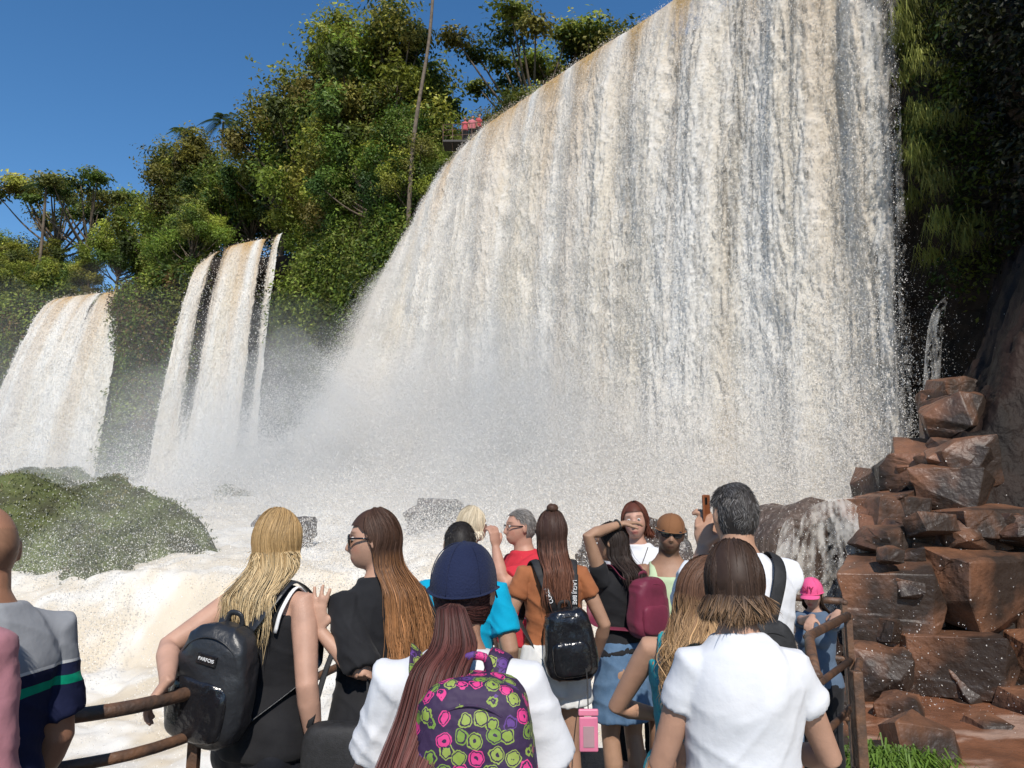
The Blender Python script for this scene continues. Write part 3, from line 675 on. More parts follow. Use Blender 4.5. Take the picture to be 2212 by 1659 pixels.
# 5 cap woman
q=person('woman in navy cap and white t-shirt with long red-brown ponytail',-.125,1.93,-3,1.615,'F',(.36,.20,.135),head=(-8,-2,0),face=False,arm=1.18,girth=1.15,sw=.168,
  L=dict(wl=(-.20,.26,1.00),pole=(-.6,-1,-.3)),R=dict(wl=(.20,.28,1.00),pole=(.6,-1,-.3)),
  clothes=[dict(name='t_shirt',mat=WHITE,hem=.85,sleeve=.74,off=.012,flare=.02,amp=.009,slo=.018,seed=4),dict(name='jeans',mat=DENIM,kind='pants',hem=.95)])
hp=q.hc
tp=[hp+q.hr@np.array([.0,-.115,-.03]),hp+np.array([-.005,-.15,-.10]),(-.025,-.185,1.36),(-.05,-.23,1.26),(-.08,-.30,1.16),(-.105,-.345,1.05),(-.125,-.36,.93)]
tail_hair(q,5200,np.array(tp),[.028,.045,.055,.05,.045,.04,.025],(.05,.017,.014),(.11,.034,.028),width=.0022,tie=(0,-.103,-.03),streak=.45)
cap(q,NAVY,tall=1.06)
rt,R_,c_=backpack(q,'colourful pink green and purple patterned backpack',(.055,-.215,1.14),(.135,.085,.215),SKULLP,SKULLP,pocket=True,sw_=.026)
place_text('NEWLAND',.034,R_@RX(math.pi/2),R_@np.array([0,-.136,-.055])+c_,M_white,rt)
v,f=box(R_@np.array([0,-.1325,-.055])+c_,(.16,.004,.042),.001);add('logo_patch',mesh_np('lp',v,f,False),pmat('logo_purple',(.06,.01,.05),rough=.6),rt)
# 6 orange
q=person('woman in rust-coloured t-shirt and white denim shorts with a bun',.215,4.10,8,1.69,'F',(.36,.21,.14),head=(-4,0,0),face=False,
  L=dict(wl=(-.24,.10,.90),pole=(-.6,-.9,0)),R=dict(wl=(.25,.10,.90),pole=(.6,-.8,0)),
  clothes=[dict(name='t_shirt',mat=RUSTC,hem=.97,sleeve=.42,off=.009,amp=.006,slo=.010),dict(name='shorts',mat=WDENIM,kind='pants',hem=1.0,leg=.35,off=.02,flare=.02)])
long_hair(q,2800,108,1.33,(.05,.025,.018),(.18,.075,.045),vol=-.01,width=.003,xconv=.6,ezr=.10,streak=.4)
v,f=squad(q.hc+q.hr@np.array([0,-.03,.125]),(.032,.03,.024),1,nu=20,nv=14);v+=norm_rows(v-q.hc)*(noise(v[:,0]*90,v[:,1]*90,v[:,2]*90)*.006)[:,None]
add('hair_bun',mesh_np('bun',v,f,True,np.tile([.06,.03,.02],(len(v),1))),M_hair,q.root)
rt,R_,c_=backpack(q,'small black leather backpack with lettered shoulder straps',(.04,-.195,1.04),(.125,.07,.17),PATENT,STRAPB,pocket=True,sw_=.020,tilt=-4)
for s,tx in((-1,'CORIERO'),(1,'LAGUJ BIRE')):
    P0=np.array([s*.088,-.126,1.375])*q.S;P1=R_@np.array([s*.05,.05,.15])+c_
    up=norm(P0-P1);X=norm(np.cross(np.array([0,-1,0]),up)*-1)
    M3=np.stack([up*(-s),X*s*1.0,np.cross(up*(-s),X*s)],1)
    v,f=tube([P1+(0,-.010,0),(P0+P1)/2+(0,-.012,0),P0+(0,-.008,0)],[(.021,.003)]*3,sides=8);add('strap_panel',mesh_np('sp',v,f,True),STRAPB,rt)
    place_text(tx,.030,M3,(P0+P1)/2+np.array([0,-.0175,0]),M_white,rt,xs=.8)
rt=bpy.data.objects.new('phone_pouch',None);COL.objects.link(rt);rt.location=(.345,3.6,-.10);rt['label']='pink waterproof phone pouch hanging on a cord';rt['category']='phone pouch'
v,f=box((0,0,.80),(.085,.012,.15),.006);add('pouch_body',mesh_np('p',v,f,False),pmat('pink_plastic',(.75,.22,.36),rough=.25,spec=.6),rt)
v,f=box((0,0,.893),(.09,.018,.03),.006);add('pouch_clip',mesh_np('p',v,f,False),pmat('pink_clip',(.8,.25,.38),rough=.3),rt)
v,f=box((0,-.0075,.79),(.05,.002,.09),.0008);add('pouch_window',mesh_np('p',v,f,False),pmat('clear_window',(.45,.3,.33),rough=.1),rt)
v,f=tube(spline([(0,0,.90),(.01,.15,1.02),(.03,.52,1.04)],12),[.003]*12,sides=6);add('cord',mesh_np('p',v,f,True),M_dark,rt)
# 7 turquoise man
q=person('dark-haired man in turquoise t-shirt',-.25,3.72,5,1.635,'M',(.33,.19,.125),face=False,
  clothes=[dict(name='t_shirt',mat=TEAL,hem=.88,sleeve=.72,off=.012,amp=.007),dict(name='trousers',mat=BLACK,kind='pants',hem=.93)],R=dict(wl=(.24,.05,.90)))
short_hair(q,2500,(.018,.015,.014),(.03,.025,.02),.016)
# 8 older blonde
q=person('older woman with short blonde hair in red floral blouse',-.28,5.15,-50,1.70,'F',(.48,.28,.21),head=(-15,0,0),
  clothes=[dict(name='blouse',mat=REDFL,hem=.88,sleeve=.8,off=.015,amp=.006),dict(name='trousers',mat=WDENIM,kind='pants',hem=.95)])
long_hair(q,2600,118,1.50,(.50,.42,.30),(.62,.55,.43),vol=.07,width=.004,ezr=.03,mixp=.5,streak=.3,back=.10,wave=.01)
# 9 red polo man
q=person('grey-haired man with glasses in red striped polo raising his hand',.07,4.90,114,1.69,'M',(.44,.24,.17),head=(-8,0,0),girth=1.2,
  L=dict(wl=(-.12,.24,1.47),pole=(-.6,.1,-1),d=(.0,.1,1),n=(.9,.3,0),curl=.8),R=dict(wl=(.2,.28,1.15),pole=(.5,-.5,-1)),
  clothes=[dict(name='polo_shirt',mat=REDS,hem=.88,sleeve=.8,off=.014,amp=.006,slo=.02),dict(name='trousers',mat=cloth('khaki',(.3,.25,.18)),kind='pants',hem=.93)])
short_hair(q,3600,(.17,.15,.135),(.30,.28,.26),.024,hairline=.075,nape=-.08,width=.003,grow=.006)
glasses(q,False)
v,f=tube(spline(np.array([[.08,-.06,1.42],[.09,.05,1.41],[.05,.15,1.25],[.0,.17,1.16],[-.05,.15,1.25],[-.09,.05,1.41],[-.08,-.06,1.42]])*q.S,30),[(.005,.002)]*30,sides=6)
add('lanyard',mesh_np('l',v,f,True),pmat('yellow_band',(.6,.45,.1),rough=.6),q.root)
v,f=box(np.array([0,.176,1.12])*q.S,(.06,.004,.085),.001);add('badge',mesh_np('l',v,f,False),M_white,q.root)
# 10 black top, maroon backpack
q=person('woman in black t-shirt and denim skirt holding back her hair',.62,4.45,34,1.625,'F',(.34,.20,.13),head=(34,-14,0),
  L=dict(wl=(-.03,-.045,1.685),pole=(-1,.05,.05),d=(.9,-.1,.1),n=(-.1,.1,-1),curl=.3),R=dict(wl=(.16,.24,1.10),pole=(1,-.4,-.8),curl=.6),
  clothes=[dict(name='t_shirt',mat=BLACK,hem=.93,sleeve=.35,off=.010,amp=.004,slo=.006),dict(name='skirt',mat=DENIM,kind='skirt',hem=.58,off=.006,flare=.0,amp=.009)])
long_hair(q,2200,104,1.40,(.025,.017,.014),(.04,.025,.02),vol=-.01,width=.003,xconv=.7,ezr=.06)
rt,R_,c_=backpack(q,'maroon nylon backpack worn over a black t-shirt',(.04,-.18,1.16),(.12,.065,.16),MAROON,MAROON,pocket=True,sw_=.020)
a=np.linspace(0,2*np.pi,17);w=q.arms['L'][2];e_=q.arms['L'][1];ax=norm(w-e_);u1=norm(np.cross(ax,(0,0,1)));u2=np.cross(ax,u1)
v,f=tube(w-ax*.02+np.outer(np.cos(a),u1)*.026+np.outer(np.sin(a),u2)*.026,[(.003,.010)]*17,sides=6,hint=ax);add('watch',mesh_np('w',v,f,True),M_dark,q.root)
# 11 woman facing camera
q=person('auburn-haired woman in white t-shirt facing the crowd',.83,5.10,168,1.73,'F',(.48,.27,.20),head=(-2,0,4),
  clothes=[dict(name='t_shirt',mat=WHITE,hem=.88,sleeve=.7,off=.015,amp=.006,slo=.02,seed=8),dict(name='trousers',mat=BLACK,kind='pants',hem=.95)],L=dict(wl=(-.12,.25,1.1)))
long_hair(q,2600,116,1.50,(.10,.032,.02),(.18,.06,.035),vol=.04,width=.004,ezr=.03,streak=.3,hairline=.058,phis=.1,wave=.008)
v,f=tube(spline(np.array([[.07,.05,1.42],[.04,.10,1.34],[0,.13,1.25],[-.04,.10,1.34],[-.07,.05,1.42]])*q.S,20),[.003]*20,sides=6);add('necklace',mesh_np('n',v,f,True),M_dark,q.root)
# 12 man cap
q=person('man in backwards brown cap and sunglasses wearing pale green tank top',.915,4.52,168,1.66,'M',(.30,.17,.11),head=(6,0,-6),stubble=.65,brow=(.02,.015,.012),
  clothes=[dict(name='tank_top',mat=cloth('pale_green',(.45,.55,.35)),kind='tank',hem=.86,off=.012,amp=.004),dict(name='shorts',mat=BLACK,kind='pants',hem=.93,leg=.6)])
short_hair(q,700,(.02,.015,.012),None,.008,grow=.002)
cap(q,cloth('brown_cap',(.20,.09,.04)),back=True,zcut=.034,tall=.84)
glasses(q)
# 13 phone man
q=person('grey-haired man in white t-shirt raising a phone to take a picture',.885,3.02,10,1.80,'M',(.42,.24,.16),head=(4,2,0),girth=1.1,face=False,arm=1.0,sw=.186,
  L=dict(w=(.805,3.24,1.54),pole=(-.25,.2,-1),d=(.1,.1,1),n=(.7,.7,0),curl=.75),R=dict(w=(.88,3.30,1.57),pole=(.8,-.1,-.9),d=(-.25,.1,1),n=(-.7,.7,0),curl=.75),
  clothes=[dict(name='t_shirt',mat=WHITE,hem=.88,sleeve=.74,off=.014,flare=.01,amp=.008,slo=.016,seed=12),dict(name='trousers',mat=DENIM,kind='pants',hem=.93)])
short_hair(q,6500,(.035,.03,.028),(.17,.16,.155),.022,width=.0022,nape=-.085,grow=.008,curl=.5)
rt,R_,c_=backpack(q,'black backpack on the shoulders of the photographing man',(-.01,-.19,1.12),(.12,.06,.19),STRAPB,STRAPB,sw_=.026)
phone('phone in a brown case held up to photograph the falls',(.835,3.28,1.685),RZ(rad(55)),col=(.25,.08,.03))
# 14 teal dress
q=person('woman with wavy light brown hair in teal floral dress looking down',.60,2.62,-22,1.55,'F',(.42,.24,.16),head=(-46,-22,0),
  L=dict(wl=(-.16,.24,1.06),pole=(-1,-.7,-.3)),R=dict(wl=(.10,.28,1.10),pole=(.8,-.4,-.6)),
  clothes=[dict(name='dress_top',mat=FLORAL,kind='tank',hem=.9,off=.012,amp=.004),dict(name='dress_skirt',mat=FLORAL,kind='skirt',hem=.40,off=.02,flare=.05,amp=.01)])
long_hair(q,4200,112,1.27,(.10,.05,.03),(.38,.24,.12),vol=.06,mixp=.6,width=.0025,wave=.018,wf=42,ezr=.10,streak=.45)
phone('dark smartphone held in both hands at chest height',(.56,2.86,1.02),RZ(rad(-20))@RX(rad(-50)))
# 15 white tee woman
q=person('woman in white t-shirt with brown bob haircut',.600,2.08,-2,1.625,'F',(.42,.24,.165),head=(-8,-6,0),face=False,arm=1.0,girth=1.08,sw=.147,
  L=dict(wl=(-.15,.26,1.04),pole=(-.5,-1,-.3)),R=dict(wl=(.17,.28,1.06),pole=(.7,-.9,-.5)),
  clothes=[dict(name='t_shirt',mat=WHITE,hem=.84,sleeve=.42,off=.010,flare=.015,amp=.009,slo=.010,seed=21),dict(name='jeans',mat=DENIM,kind='pants',hem=.93)])
long_hair(q,7500,116,1.50,(.045,.026,.018),(.20,.12,.065),vol=-.02,mixp=1.2,width=.002,ezr=.02,xconv=1.0,back=.105,streak=.45,wave=.003)
# 16 girl
q=person('girl in pink cap leaning on the rusty handrail',1.86,4.80,138,1.27,'F',(.42,.25,.18),head=(6,-8,0),vox=.006,
  L=dict(w=(1.82,4.36,1.13),pole=(-.5,-.2,-1),d=(0,.8,-.5),n=(0,-.3,-1),curl=.5),R=dict(w=(1.69,4.22,1.13),pole=(.5,-.2,-1),d=(0,.8,-.5),n=(0,-.3,-1),curl=.5),
  clothes=[dict(name='t_shirt',mat=cloth('slate_blue',(.09,.13,.19)),hem=.86,sleeve=.6,off=.016,amp=.005),dict(name='leggings',mat=BLACK,kind='pants',hem=.95)])
long_hair(q,1200,110,1.22,(.05,.03,.02),(.1,.06,.04),vol=-.06,width=.005,phis=.9)
PC=cloth('pink_cap',(.72,.10,.25),(.66,.09,.22))
ob=cap(q,PC,tall=1.08)
M3=q.hr@np.stack([np.array([-1,0,0]),np.array([0,-.2,.98]),np.array([0,.98,.2])],1)
place_text('NY',.05,M3,q.hc+q.hr@np.array([0,.105,.055])*q.S,cloth('dark_red_thread',(.3,.02,.06)),ob,'cap_emblem')
for i,(px,py,col) in enumerate([(-2.75,41.3,(.5,.10,.12)),(-2.3,41.1,(.5,.16,.18)),(-1.9,40.9,(.42,.08,.08))]):
    q=person('visitor in %s shirt on the upper walkway'%('red','pink','crimson')[i],px,py,180+20*i,1.7,'M' if i%2 else 'F',(.35,.2,.13),vox=.02,face=False,base_z=22.51,
      clothes=[dict(name='t_shirt',mat=cloth('far_shirt_%d'%i,col),hem=.86,off=.02,amp=0,vox=.02),dict(name='trousers',mat=BLACK,kind='pants',hem=.9,vox=.02,amp=0)])
    short_hair(q,200,(.03,.02,.02),width=.012)
print('people done')

# ------------------------------------------------------------ platform + railings
def poly_prism(pts,z0,z1):
    bm=bmesh.new();vs=[bm.verts.new((x,y,z1)) for x,y in pts];f=bm.faces.new(vs)
    r=bmesh.ops.extrude_face_region(bm,geom=[f]);
    for v in r['geom']:
        if isinstance(v,bmesh.types.BMVert): v.co.z=z0
    bmesh.ops.recalc_face_normals(bm,faces=bm.faces);me=bpy.data.meshes.new('p');bm.to_mesh(me);bm.free();return me
left=[(-1.95,.2),(-1.9,1.9),(-1.42,2.28),(-1.09,2.62),(-.86,3.6),(-.42,5.6)]
front=[(-.42,5.6),(.6,5.75),(1.4,5.65),(2.15,5.05)]
right=[(.95,.2),(.90,1.75),(1.02,2.55),(1.42,3.75),(1.90,4.42)]
deckm=pmat('steel_grating',(.06,.05,.045),(.035,.03,.028),scale=20,rough=.6,bump=.5,bscale=80)
me=poly_prism([left[0],*left[1:],*front[1:],(2.1,4.7),*right[::-1]],-.12,0)
add('viewing_platform',me,deckm,label='dark steel grating viewing platform above the river',cat='platform',kind='structure')
def railing(label,pts,posts,heights,straight=False):
    root=bpy.data.objects.new('railing',None);COL.objects.link(root);root.location=(0,0,0);root['label']=label;root['category']='railing'
    P=np.array([(x,y,0) for x,y in pts])
    for h in heights:
        Q=(P if straight else spline(P,len(P)*6))+np.array([0,0,h])
        r=.022 if h>1 else .018
        v,f=tube(Q,[r]*len(Q),sides=12,hint=(0,0,1));add('handrail' if h>1 else 'rail',mesh_np('rail',v,f,True),M_rust,root)
    for x,y in posts:
        v1=tube([(x,y,-.35),(x,y,1.09)],[(.024,.024)]*2,sides=4,hint=(.7,.7,0));v2=box((x,y,.0),(.12,.12,.014),.003);v3=squad((x,y,1.095),(.030,.030,.018),1,nu=10,nv=8)
        add('post',mesh_np('post',*merge([v1,v2,v3]),False),M_rust,root)
    return root
railing('rusty brown pipe railing along the river side',left,[(-1.9,1.4),(-1.07,2.70),(-.9,3.4),(-.66,4.5),(-.42,5.6)],[1.10,.96,.6,.3])
railing('rusty brown pipe railing facing the waterfall',front,[(.5,5.74),(1.4,5.65),(2.15,5.05)],[1.10,.74,.38])
rt=railing('rusty brown pipe railing with mesh panel beside the rocks',[(1.13,2.95),(1.42,3.75),(1.90,4.42)],[(1.13,2.95),(1.42,3.75),(1.90,4.42)],[1.10,.86,.62,.3],True)
L=[]
A=np.array([1.94,4.40]);B=np.array([1.72,3.95])
for i in range(9):
    p=A+(B-A)*i/8;L.append(tube([(p[0],p[1],.12),(p[0],p[1],.84)],[.004]*2,sides=6))
for i in range(12):
    z=.12+i*.065;L.append(tube([(A[0],A[1],z),(B[0],B[1],z)],[.004]*2,sides=6))
L.append(tube([(A[0],A[1],.86),(B[0],B[1],.86)],[.02]*2,sides=10));L.append(box((B[0],B[1],.5),(.05,.05,.8),.006));L.append(box((B[0]+.02,B[1]-.04,.25),(.10,.02,.3),.004));L.append(tube([(B[0],B[1]-.06,.35),(B[0],B[1],.35)],[.02]*2,sides=8))
add('mesh_panel',mesh_np('mp',*merge(L),False),M_rust,rt)
for x,y in((-1.2,1.5),(-.6,4.6),(.6,5.3),(2.0,4.8),(1.1,2.0)):
    v,f=tube([(x,y,-3.6),(x,y,-.13)],[.08,.08],sides=12);add('support_column',mesh_np('sc',v,f,True),M_rust,None,'rusty steel column holding up the platform','column','platform support columns')

# ------------------------------------------------------------ river / terrain
def gridF(nx,ny):
    i=np.arange(nx-1)[:,None]*ny+np.arange(ny-1)[None,:];i=i.reshape(-1);return np.stack([i,i+ny,i+ny+1,i+1],1)
def river_h(x,y):
    z=np.interp(y,[-60,0,8,14,16.6,19.6,24,30,36,45,60,90],[-3.2,-3.0,-2.7,-2.2,-1.7,.0,.7,1.9,2.6,2.8,3.0,3.0])
    z2=np.interp(y,[0,8,12,20,30,36,45],[-3.0,-2.7,-2.0,.2,1.7,2.6,2.8])
    k=sstep(-6,-1,x);z=z*(1-k)+z2*k
    return z
xs=np.concatenate([np.linspace(-70,-14,120),np.linspace(-14,12,320)[1:],np.linspace(12,40,82)[1:]]);ys=np.concatenate([np.linspace(-6,4,20),np.linspace(4,40,360)[1:],np.linspace(40,80,81)[1:]])
nx,ny=len(xs),len(ys)
X,Y=np.meshgrid(xs,ys,indexing='ij')
Z=river_h(X+fbm(X*.3,Y*.3,0,3,5)*3,Y+fbm(X*.25,Y*.25,0,3,2)*2.5)
near=sstep(16,11,Y)
turb=(fbm(X*.6,Y*.6,0,4,11)*.32+np.abs(fbm(X*1.4,Y*1.4,0,3,21))*.18+fbm(X*4,Y*4,0,3,23)*.05)*(1-.6*near)
Z=Z+turb
fo=sstep(-.3,.4,fbm(X*.7,Y*1.1,0,6,31)+.5*fbm(X*3,Y*3,0,3,35))
br=np.array([.66,.56,.42]);wh=np.array([.82,.78,.71])
C=(br*(1-fo[...,None])+wh*fo[...,None]);k=sstep(15,24,Y)[...,None]*.6;C=C*(1-k)+wh*k
me=mesh_np('river',np.stack([X,Y,Z],-1).reshape(-1,3),gridF(nx,ny),True,C.reshape(-1,3))
add('river',me,M_river,kind='structure')
G=pmat('wet_earth',(.05,.04,.03),(.03,.035,.02),scale=.5,rough=.9,bump=.5)
v=np.array([(-900,-900,-6),(900,-900,-6),(900,900,-6),(-900,900,-6)],float);add('ground',mesh_np('ground',v,np.array([[0,1,2,3]])),G,kind='structure')

CL=np.array([(30,-12),(21,4),(15.6,13),(13.4,19.8),(10.4,24.9),(6.9,29.6),(2.2,35.6),(0,38.4),(-1.9,41),(-3.6,43.6),(-5.4,45.6),(-9,50.5),(-13.5,56.5),(-18.2,61.4),(-25.5,62.2),(-28.5,61),(-32,65),(-34.5,70),(-43,71.5),(-52,74),(-80,84),(-180,110)],float)
cu=spline(CL,4000);sl=np.concatenate([[0],np.cumsum(np.linalg.norm(np.diff(cu,axis=0),axis=1))])
def clp(s): return np.stack([np.interp(s,sl,cu[:,0]),np.interp(s,sl,cu[:,1])],-1)
def s_pt(x,y): return sl[np.argmin((cu[:,0]-x)**2+(cu[:,1]-y)**2)]
ss=np.concatenate([np.arange(0,125,.3),np.arange(125,sl[-1],1.5)]);cp=clp(ss);tg=np.gradient(cp,axis=0);tg/=np.linalg.norm(tg,axis=1)[:,None]
nr=np.stack([-tg[:,1],tg[:,0]],-1)
sgn=np.sign(((np.array([-12,15])-cp)*nr).sum(1));SG=1. if sgn.sum()>0 else -1.
nr=nr*SG
zz=np.linspace(0,1,90)
Sg,Tg=np.meshgrid(np.arange(len(ss)),zz,indexing='ij')
base=cp[Sg];nn_=nr[Sg]
sR=s_pt(13.4,19.8);sL=s_pt(-5.4,45.6);sBa=s_pt(-18.2,61.4);sBb=s_pt(-25.5,62.2);sAa=s_pt(-34.5,70);sAb=s_pt(-43,71.5)
top=np.interp(ss,[0,sR-.5,sR+3.5,sL-10,sL-3,sL,sL+4,sBa-3,sBa,sBb,sBb+3,400],[32,32,22,21.4,20.0,18.5,20.5,21.5,22.6,22.6,21,23])[Sg]
Zc=-3+(top+3)*Tg
sp_=ss[Sg]
disp=fbm(sp_*.12,Zc*.12,0,3,41)*3.2+fbm(sp_*.5,Zc*.8,0,4,43)*1.0+np.round(fbm(sp_*.3,Zc*.7,0,2,44)*5)*.16
slope=(1-Tg)**1.5*np.interp(ss,[0,sR-6,sR,sL,sL+5,sBa-4,sBa-2,sBb+1,sBb+3,sAa-4,sAa-1,sAb+1,sAb+4,400],[3,3,.3,.3,4,4,.5,.5,3.5,3.5,.5,.5,4,4])[Sg]
lim=np.where((ss>sR-1)&(ss<sL+1),-.3,np.where(((ss>sBa-3)&(ss<sBb+2))|((ss>sAa-2)&(ss<sAb+2)),.3,9))[Sg]
off=np.minimum(disp+slope,lim)
inm=((ss>sR-1)&(ss<sL+1))[Sg];off=np.where(inm,off*.6-.4,off)
Vc=np.stack([base[...,0]+nn_[...,0]*off,base[...,1]+nn_[...,1]*off,Zc],-1)
rockd=pmat('dark_wet_basalt',(.026,.017,.012),(.010,.008,.006),scale=1.2,rough=.6,spec=.2,bump=1.0,bscale=3,rvar=.15,bdist=.1)
rockk=pmat('shaded_basalt',(.026,.015,.011),(.008,.006,.005),scale=.8,rough=.6,spec=.15,bump=1.0,bscale=3,bdist=.12)  # darker basalt copy, the right slope's shadow is put into its colour
add('cliff',mesh_np('cliff',Vc.reshape(-1,3),gridF(len(ss),90),False),rockd,kind='structure')
cpp=clp(np.linspace(0,sl[-1],300));tgp=np.gradient(cpp,axis=0);tgp/=np.linalg.norm(tgp,axis=1)[:,None];npz=np.stack([-tgp[:,1],tgp[:,0]],-1)*SG
rad_dir=norm_rows(cpp-np.array([-12,10]))
Vp=[]
for k,o in enumerate([1.0,12,60,900]):
    d=rad_dir if k>0 else -npz
    h=np.interp(cpp[:,0],[-5.6,-2,12,14],[20.0,20.6,21.4,30])+(0 if k<2 else 1)
    if k==0: h=h-.7
    Vp.append(np.column_stack([cpp+d*o,h]))
Vp=np.stack(Vp,1);add('hill',mesh_np('hill',Vp.reshape(-1,3),gridF(300,4),True),pmat('forest_floor',(.03,.04,.015),(.05,.05,.02),scale=.4,rough=.95,bump=.5),kind='structure')

# ------------------------------------------------------------ waterfalls
def flakes(P,size,col=None,seed=0,stretch=1.6):
    n=len(P);r=np.random.default_rng(seed)
    a=norm_rows(r.normal(0,1,(n,3)));b=norm_rows(np.cross(a,r.normal(0,1,(n,3))))
    a[:,2]*=stretch
    s=size[:,None]
    V=np.stack([P+a*s,P-a*s*.5+b*s*.7,P-a*s*.5-b*s*.7],1).reshape(-1,3)
    F=np.arange(3*n).reshape(-1,3)
    return V,F,(np.repeat(col,3,0) if col is not None else None)
def waterfall(label,lip,bot,ns,nt,seed,amp,opac,nflake,fsize,brown=1.0):
    lip=np.array(lip,float);bot=np.array(bot,float)
    s=np.linspace(0,1,ns)
    li=spline(lip,ns);bo=spline(bot,ns)
    Ls=np.concatenate([[0],np.cumsum(np.linalg.norm(np.diff(li[:,:2],axis=0),axis=1))])
    t=np.linspace(0,1,nt);tau=t**.65
    LI=li[:,None,:];BO=bo[:,None,:]
    g=tau[None,:,None]
    XY=LI[...,:2]+(BO[...,:2]-LI[...,:2])*g;Zz=LI[...,2]+(BO[...,2]-LI[...,2])*(g[...,0]**2)
    T=np.gradient(li[:,:2],axis=0);T/=np.linalg.norm(T,axis=1)[:,None];Nn=np.stack([-T[:,1],T[:,0]],-1)
    o=bo[:,:2]-li[:,:2];
    Nn*=np.sign((Nn*o).sum(1).mean())
    U=Ls[:,None]+0*t[None,:];W=(li[:,2:3]-Zz)
    wv=np.sqrt(np.maximum(W,0)*20)      # falling water stretches as it speeds up
    warp=noise(U*.9,wv*.10,0,seed+3)
    big=fbm(U*.40,wv*.05,0,3,seed)
    st1=noise(U*1.4+warp*.4,wv*.08,0,seed+5);st2=noise(U*3.3+warp*.6,wv*.15,0,seed+6);st3=noise(U*7.5+warp*.8,wv*.30,0,seed+7);st4=noise(U*19,wv*.8,0,seed+8)
    b1=1-np.abs(noise(U*2.0+warp+st3*.15,W*.6+st1*1.5,0,seed+9))*2
    b2=1-np.abs(noise(U*4.6+warp+st4*.2,W*1.5+st2*2.2,0,seed+10))*2
    b3=noise(U*11,W*4.0+st2*3,0,seed+11);b4=noise(U*22,W*10,0,seed+12);b5=noise(U*31,W*21,0,seed+13)
    gr=sstep(.03,.5,g[...,0])
    d=amp*(big*1.2*gr+st1*.18*(.2+.8*gr)+st2*.06*(.3+.7*gr)+st3*.025+st4*.010+(b1*.10+b2*.065+b3*.05+b4*.035+b5*.015)*gr**1.2)
    XY=XY+Nn[:,None,:]*d[...,None]
    V=np.stack([XY[...,0],XY[...,1],Zz],-1)
    st=fbm(U*1.2,wv*.035,0,3,seed+30)
    bb=np.clip(brown*(np.exp(-(g[...,0]/.26)**1.3)*1.05*sstep(-.45,.15,st+.16)+ .42*sstep(.0,.30,st)*np.exp(-g[...,0]*1.2)),0,1)[...,None]
    white=np.array([.90,.88,.84]);cream=np.array([.85,.79,.69]);brc=np.array([.58,.38,.17]);gry=np.array([.72,.69,.65])
    c2=sstep(-.45,.3,fbm(U*.8,wv*.10,0,4,seed+33)+.12*st3+.2*b3)[...,None]
    C=cream*(1-c2)+white*c2
    gy=(sstep(.1,1.0,-st2*.3-st3*.2-b2*.3-b3*.4-.35*b4)*.55)[...,None]*gr[...,None];C=C*(1-gy)+gry*gy  # grey cavity shading painted into the hollows between streaks
    C=C*(1-bb)+brc*bb
    F=gridF(ns,nt)
    al=np.clip(opac(s[:,None]+0*t,g[...,0]+0*s[:,None],(.5*noise(U*1.9,wv*.07,0,seed+50)+.6*noise(U*6,wv*.22,0,seed+51)+.7*noise(U*16,wv*.9,0,seed+52)+.4*b2+.5*b4+.3*b5)),0,1)
    keep=al.reshape(-1)[F].mean(1)>.04
    root=bpy.data.objects.new('waterfall',None);COL.objects.link(root);root.location=tuple(li[ns//2]);root['label']=label;root['category']='waterfall'
    o3=np.array(root.location)
    add('water_curtain',mesh_np('wc',V.reshape(-1,3)-o3,F[keep],True,np.concatenate([C,al[...,None]],-1).reshape(-1,4)),M_foam,root)
    r=np.random.default_rng(seed)
    i=r.integers(0,ns,nflake);j=(r.random(nflake)**.75*(nt-1)).astype(int)
    dn=b1[i,j]*.6+st2[i,j]*.4+r.normal(0,.5,nflake)
    ok=(dn>-.2)&(r.random(nflake)<.18+.82*al[i,j]**2)&(r.random(nflake)<.2+1.2*g[0,j,0]);i=i[ok];j=j[ok];n=len(i)
    P=V[i,j]+np.column_stack([Nn[i]*np.abs(r.normal(0,.28,n)*amp*(.12+g[0,j,0]))[:,None]+Nn[i]*.015,r.normal(0,.15,n)])
    P[:,:2]+=T[i]*r.normal(0,.08,n)[:,None]
    cc=C[i,j]*.5+np.array([.91,.885,.85])*.5
    sz=fsize*(.35+r.random(n)**2*1.1)
    v,f,c=flakes(P,sz,cc,seed,1.8)
    add('spray',mesh_np('sp',v-o3,f,False,c),M_spray,root)
def op_main(s,g,n):
    # thin broken water near one end where the dark rock shows; dense elsewhere
    k=np.exp(-((s-.13)/.10)**2)
    thin=sstep(.8,2.4,n+k*1.25)*.62*sstep(.14,.38,g)*(1-.85*sstep(.65,1,g))*(.35+.65*k)
    edge=sstep(0,.03,s+n*.008)*(1-.9*sstep(.985,1,s+n*.008)*g)
    return (1-thin)*np.maximum(edge,.0)
lipM=[(12.4,21.0,22.6),(9.0,25,22.3),(5.75,29,22.0),(3.4,32,22.1),(1,35,22.0),(-1.15,37.8,21.9),(-2.7,39.6,21.2),(-3.9,41.2,19.9),(-4.8,42.4,18.2),(-5.6,43.2,16.0)]
botM=[(11.0,20.3,-.2),(7.5,24,.2),(4.1,27.6,.5),(1.5,30.6,.8),(-1.0,33.4,1.2),(-3.6,35.4,1.6),(-5.8,36.9,1.8),(-7.6,37.9,2.0),(-9.4,38.8,2.2),(-11.0,39.6,2.4)]
waterfall('tall wide white and brown waterfall curtain crashing into mist',lipM,botM,1150,660,100,.85,op_main,1700000,.021)
def op_B(s,g,n):
    hole=np.exp(-((s-.185)/.08)**4)*3.2+np.exp(-((s-.72)/.075)**2)*2.6*sstep(.99,.7,g)
    return 1-sstep(.7,2.2,n*.5+hole+.2)
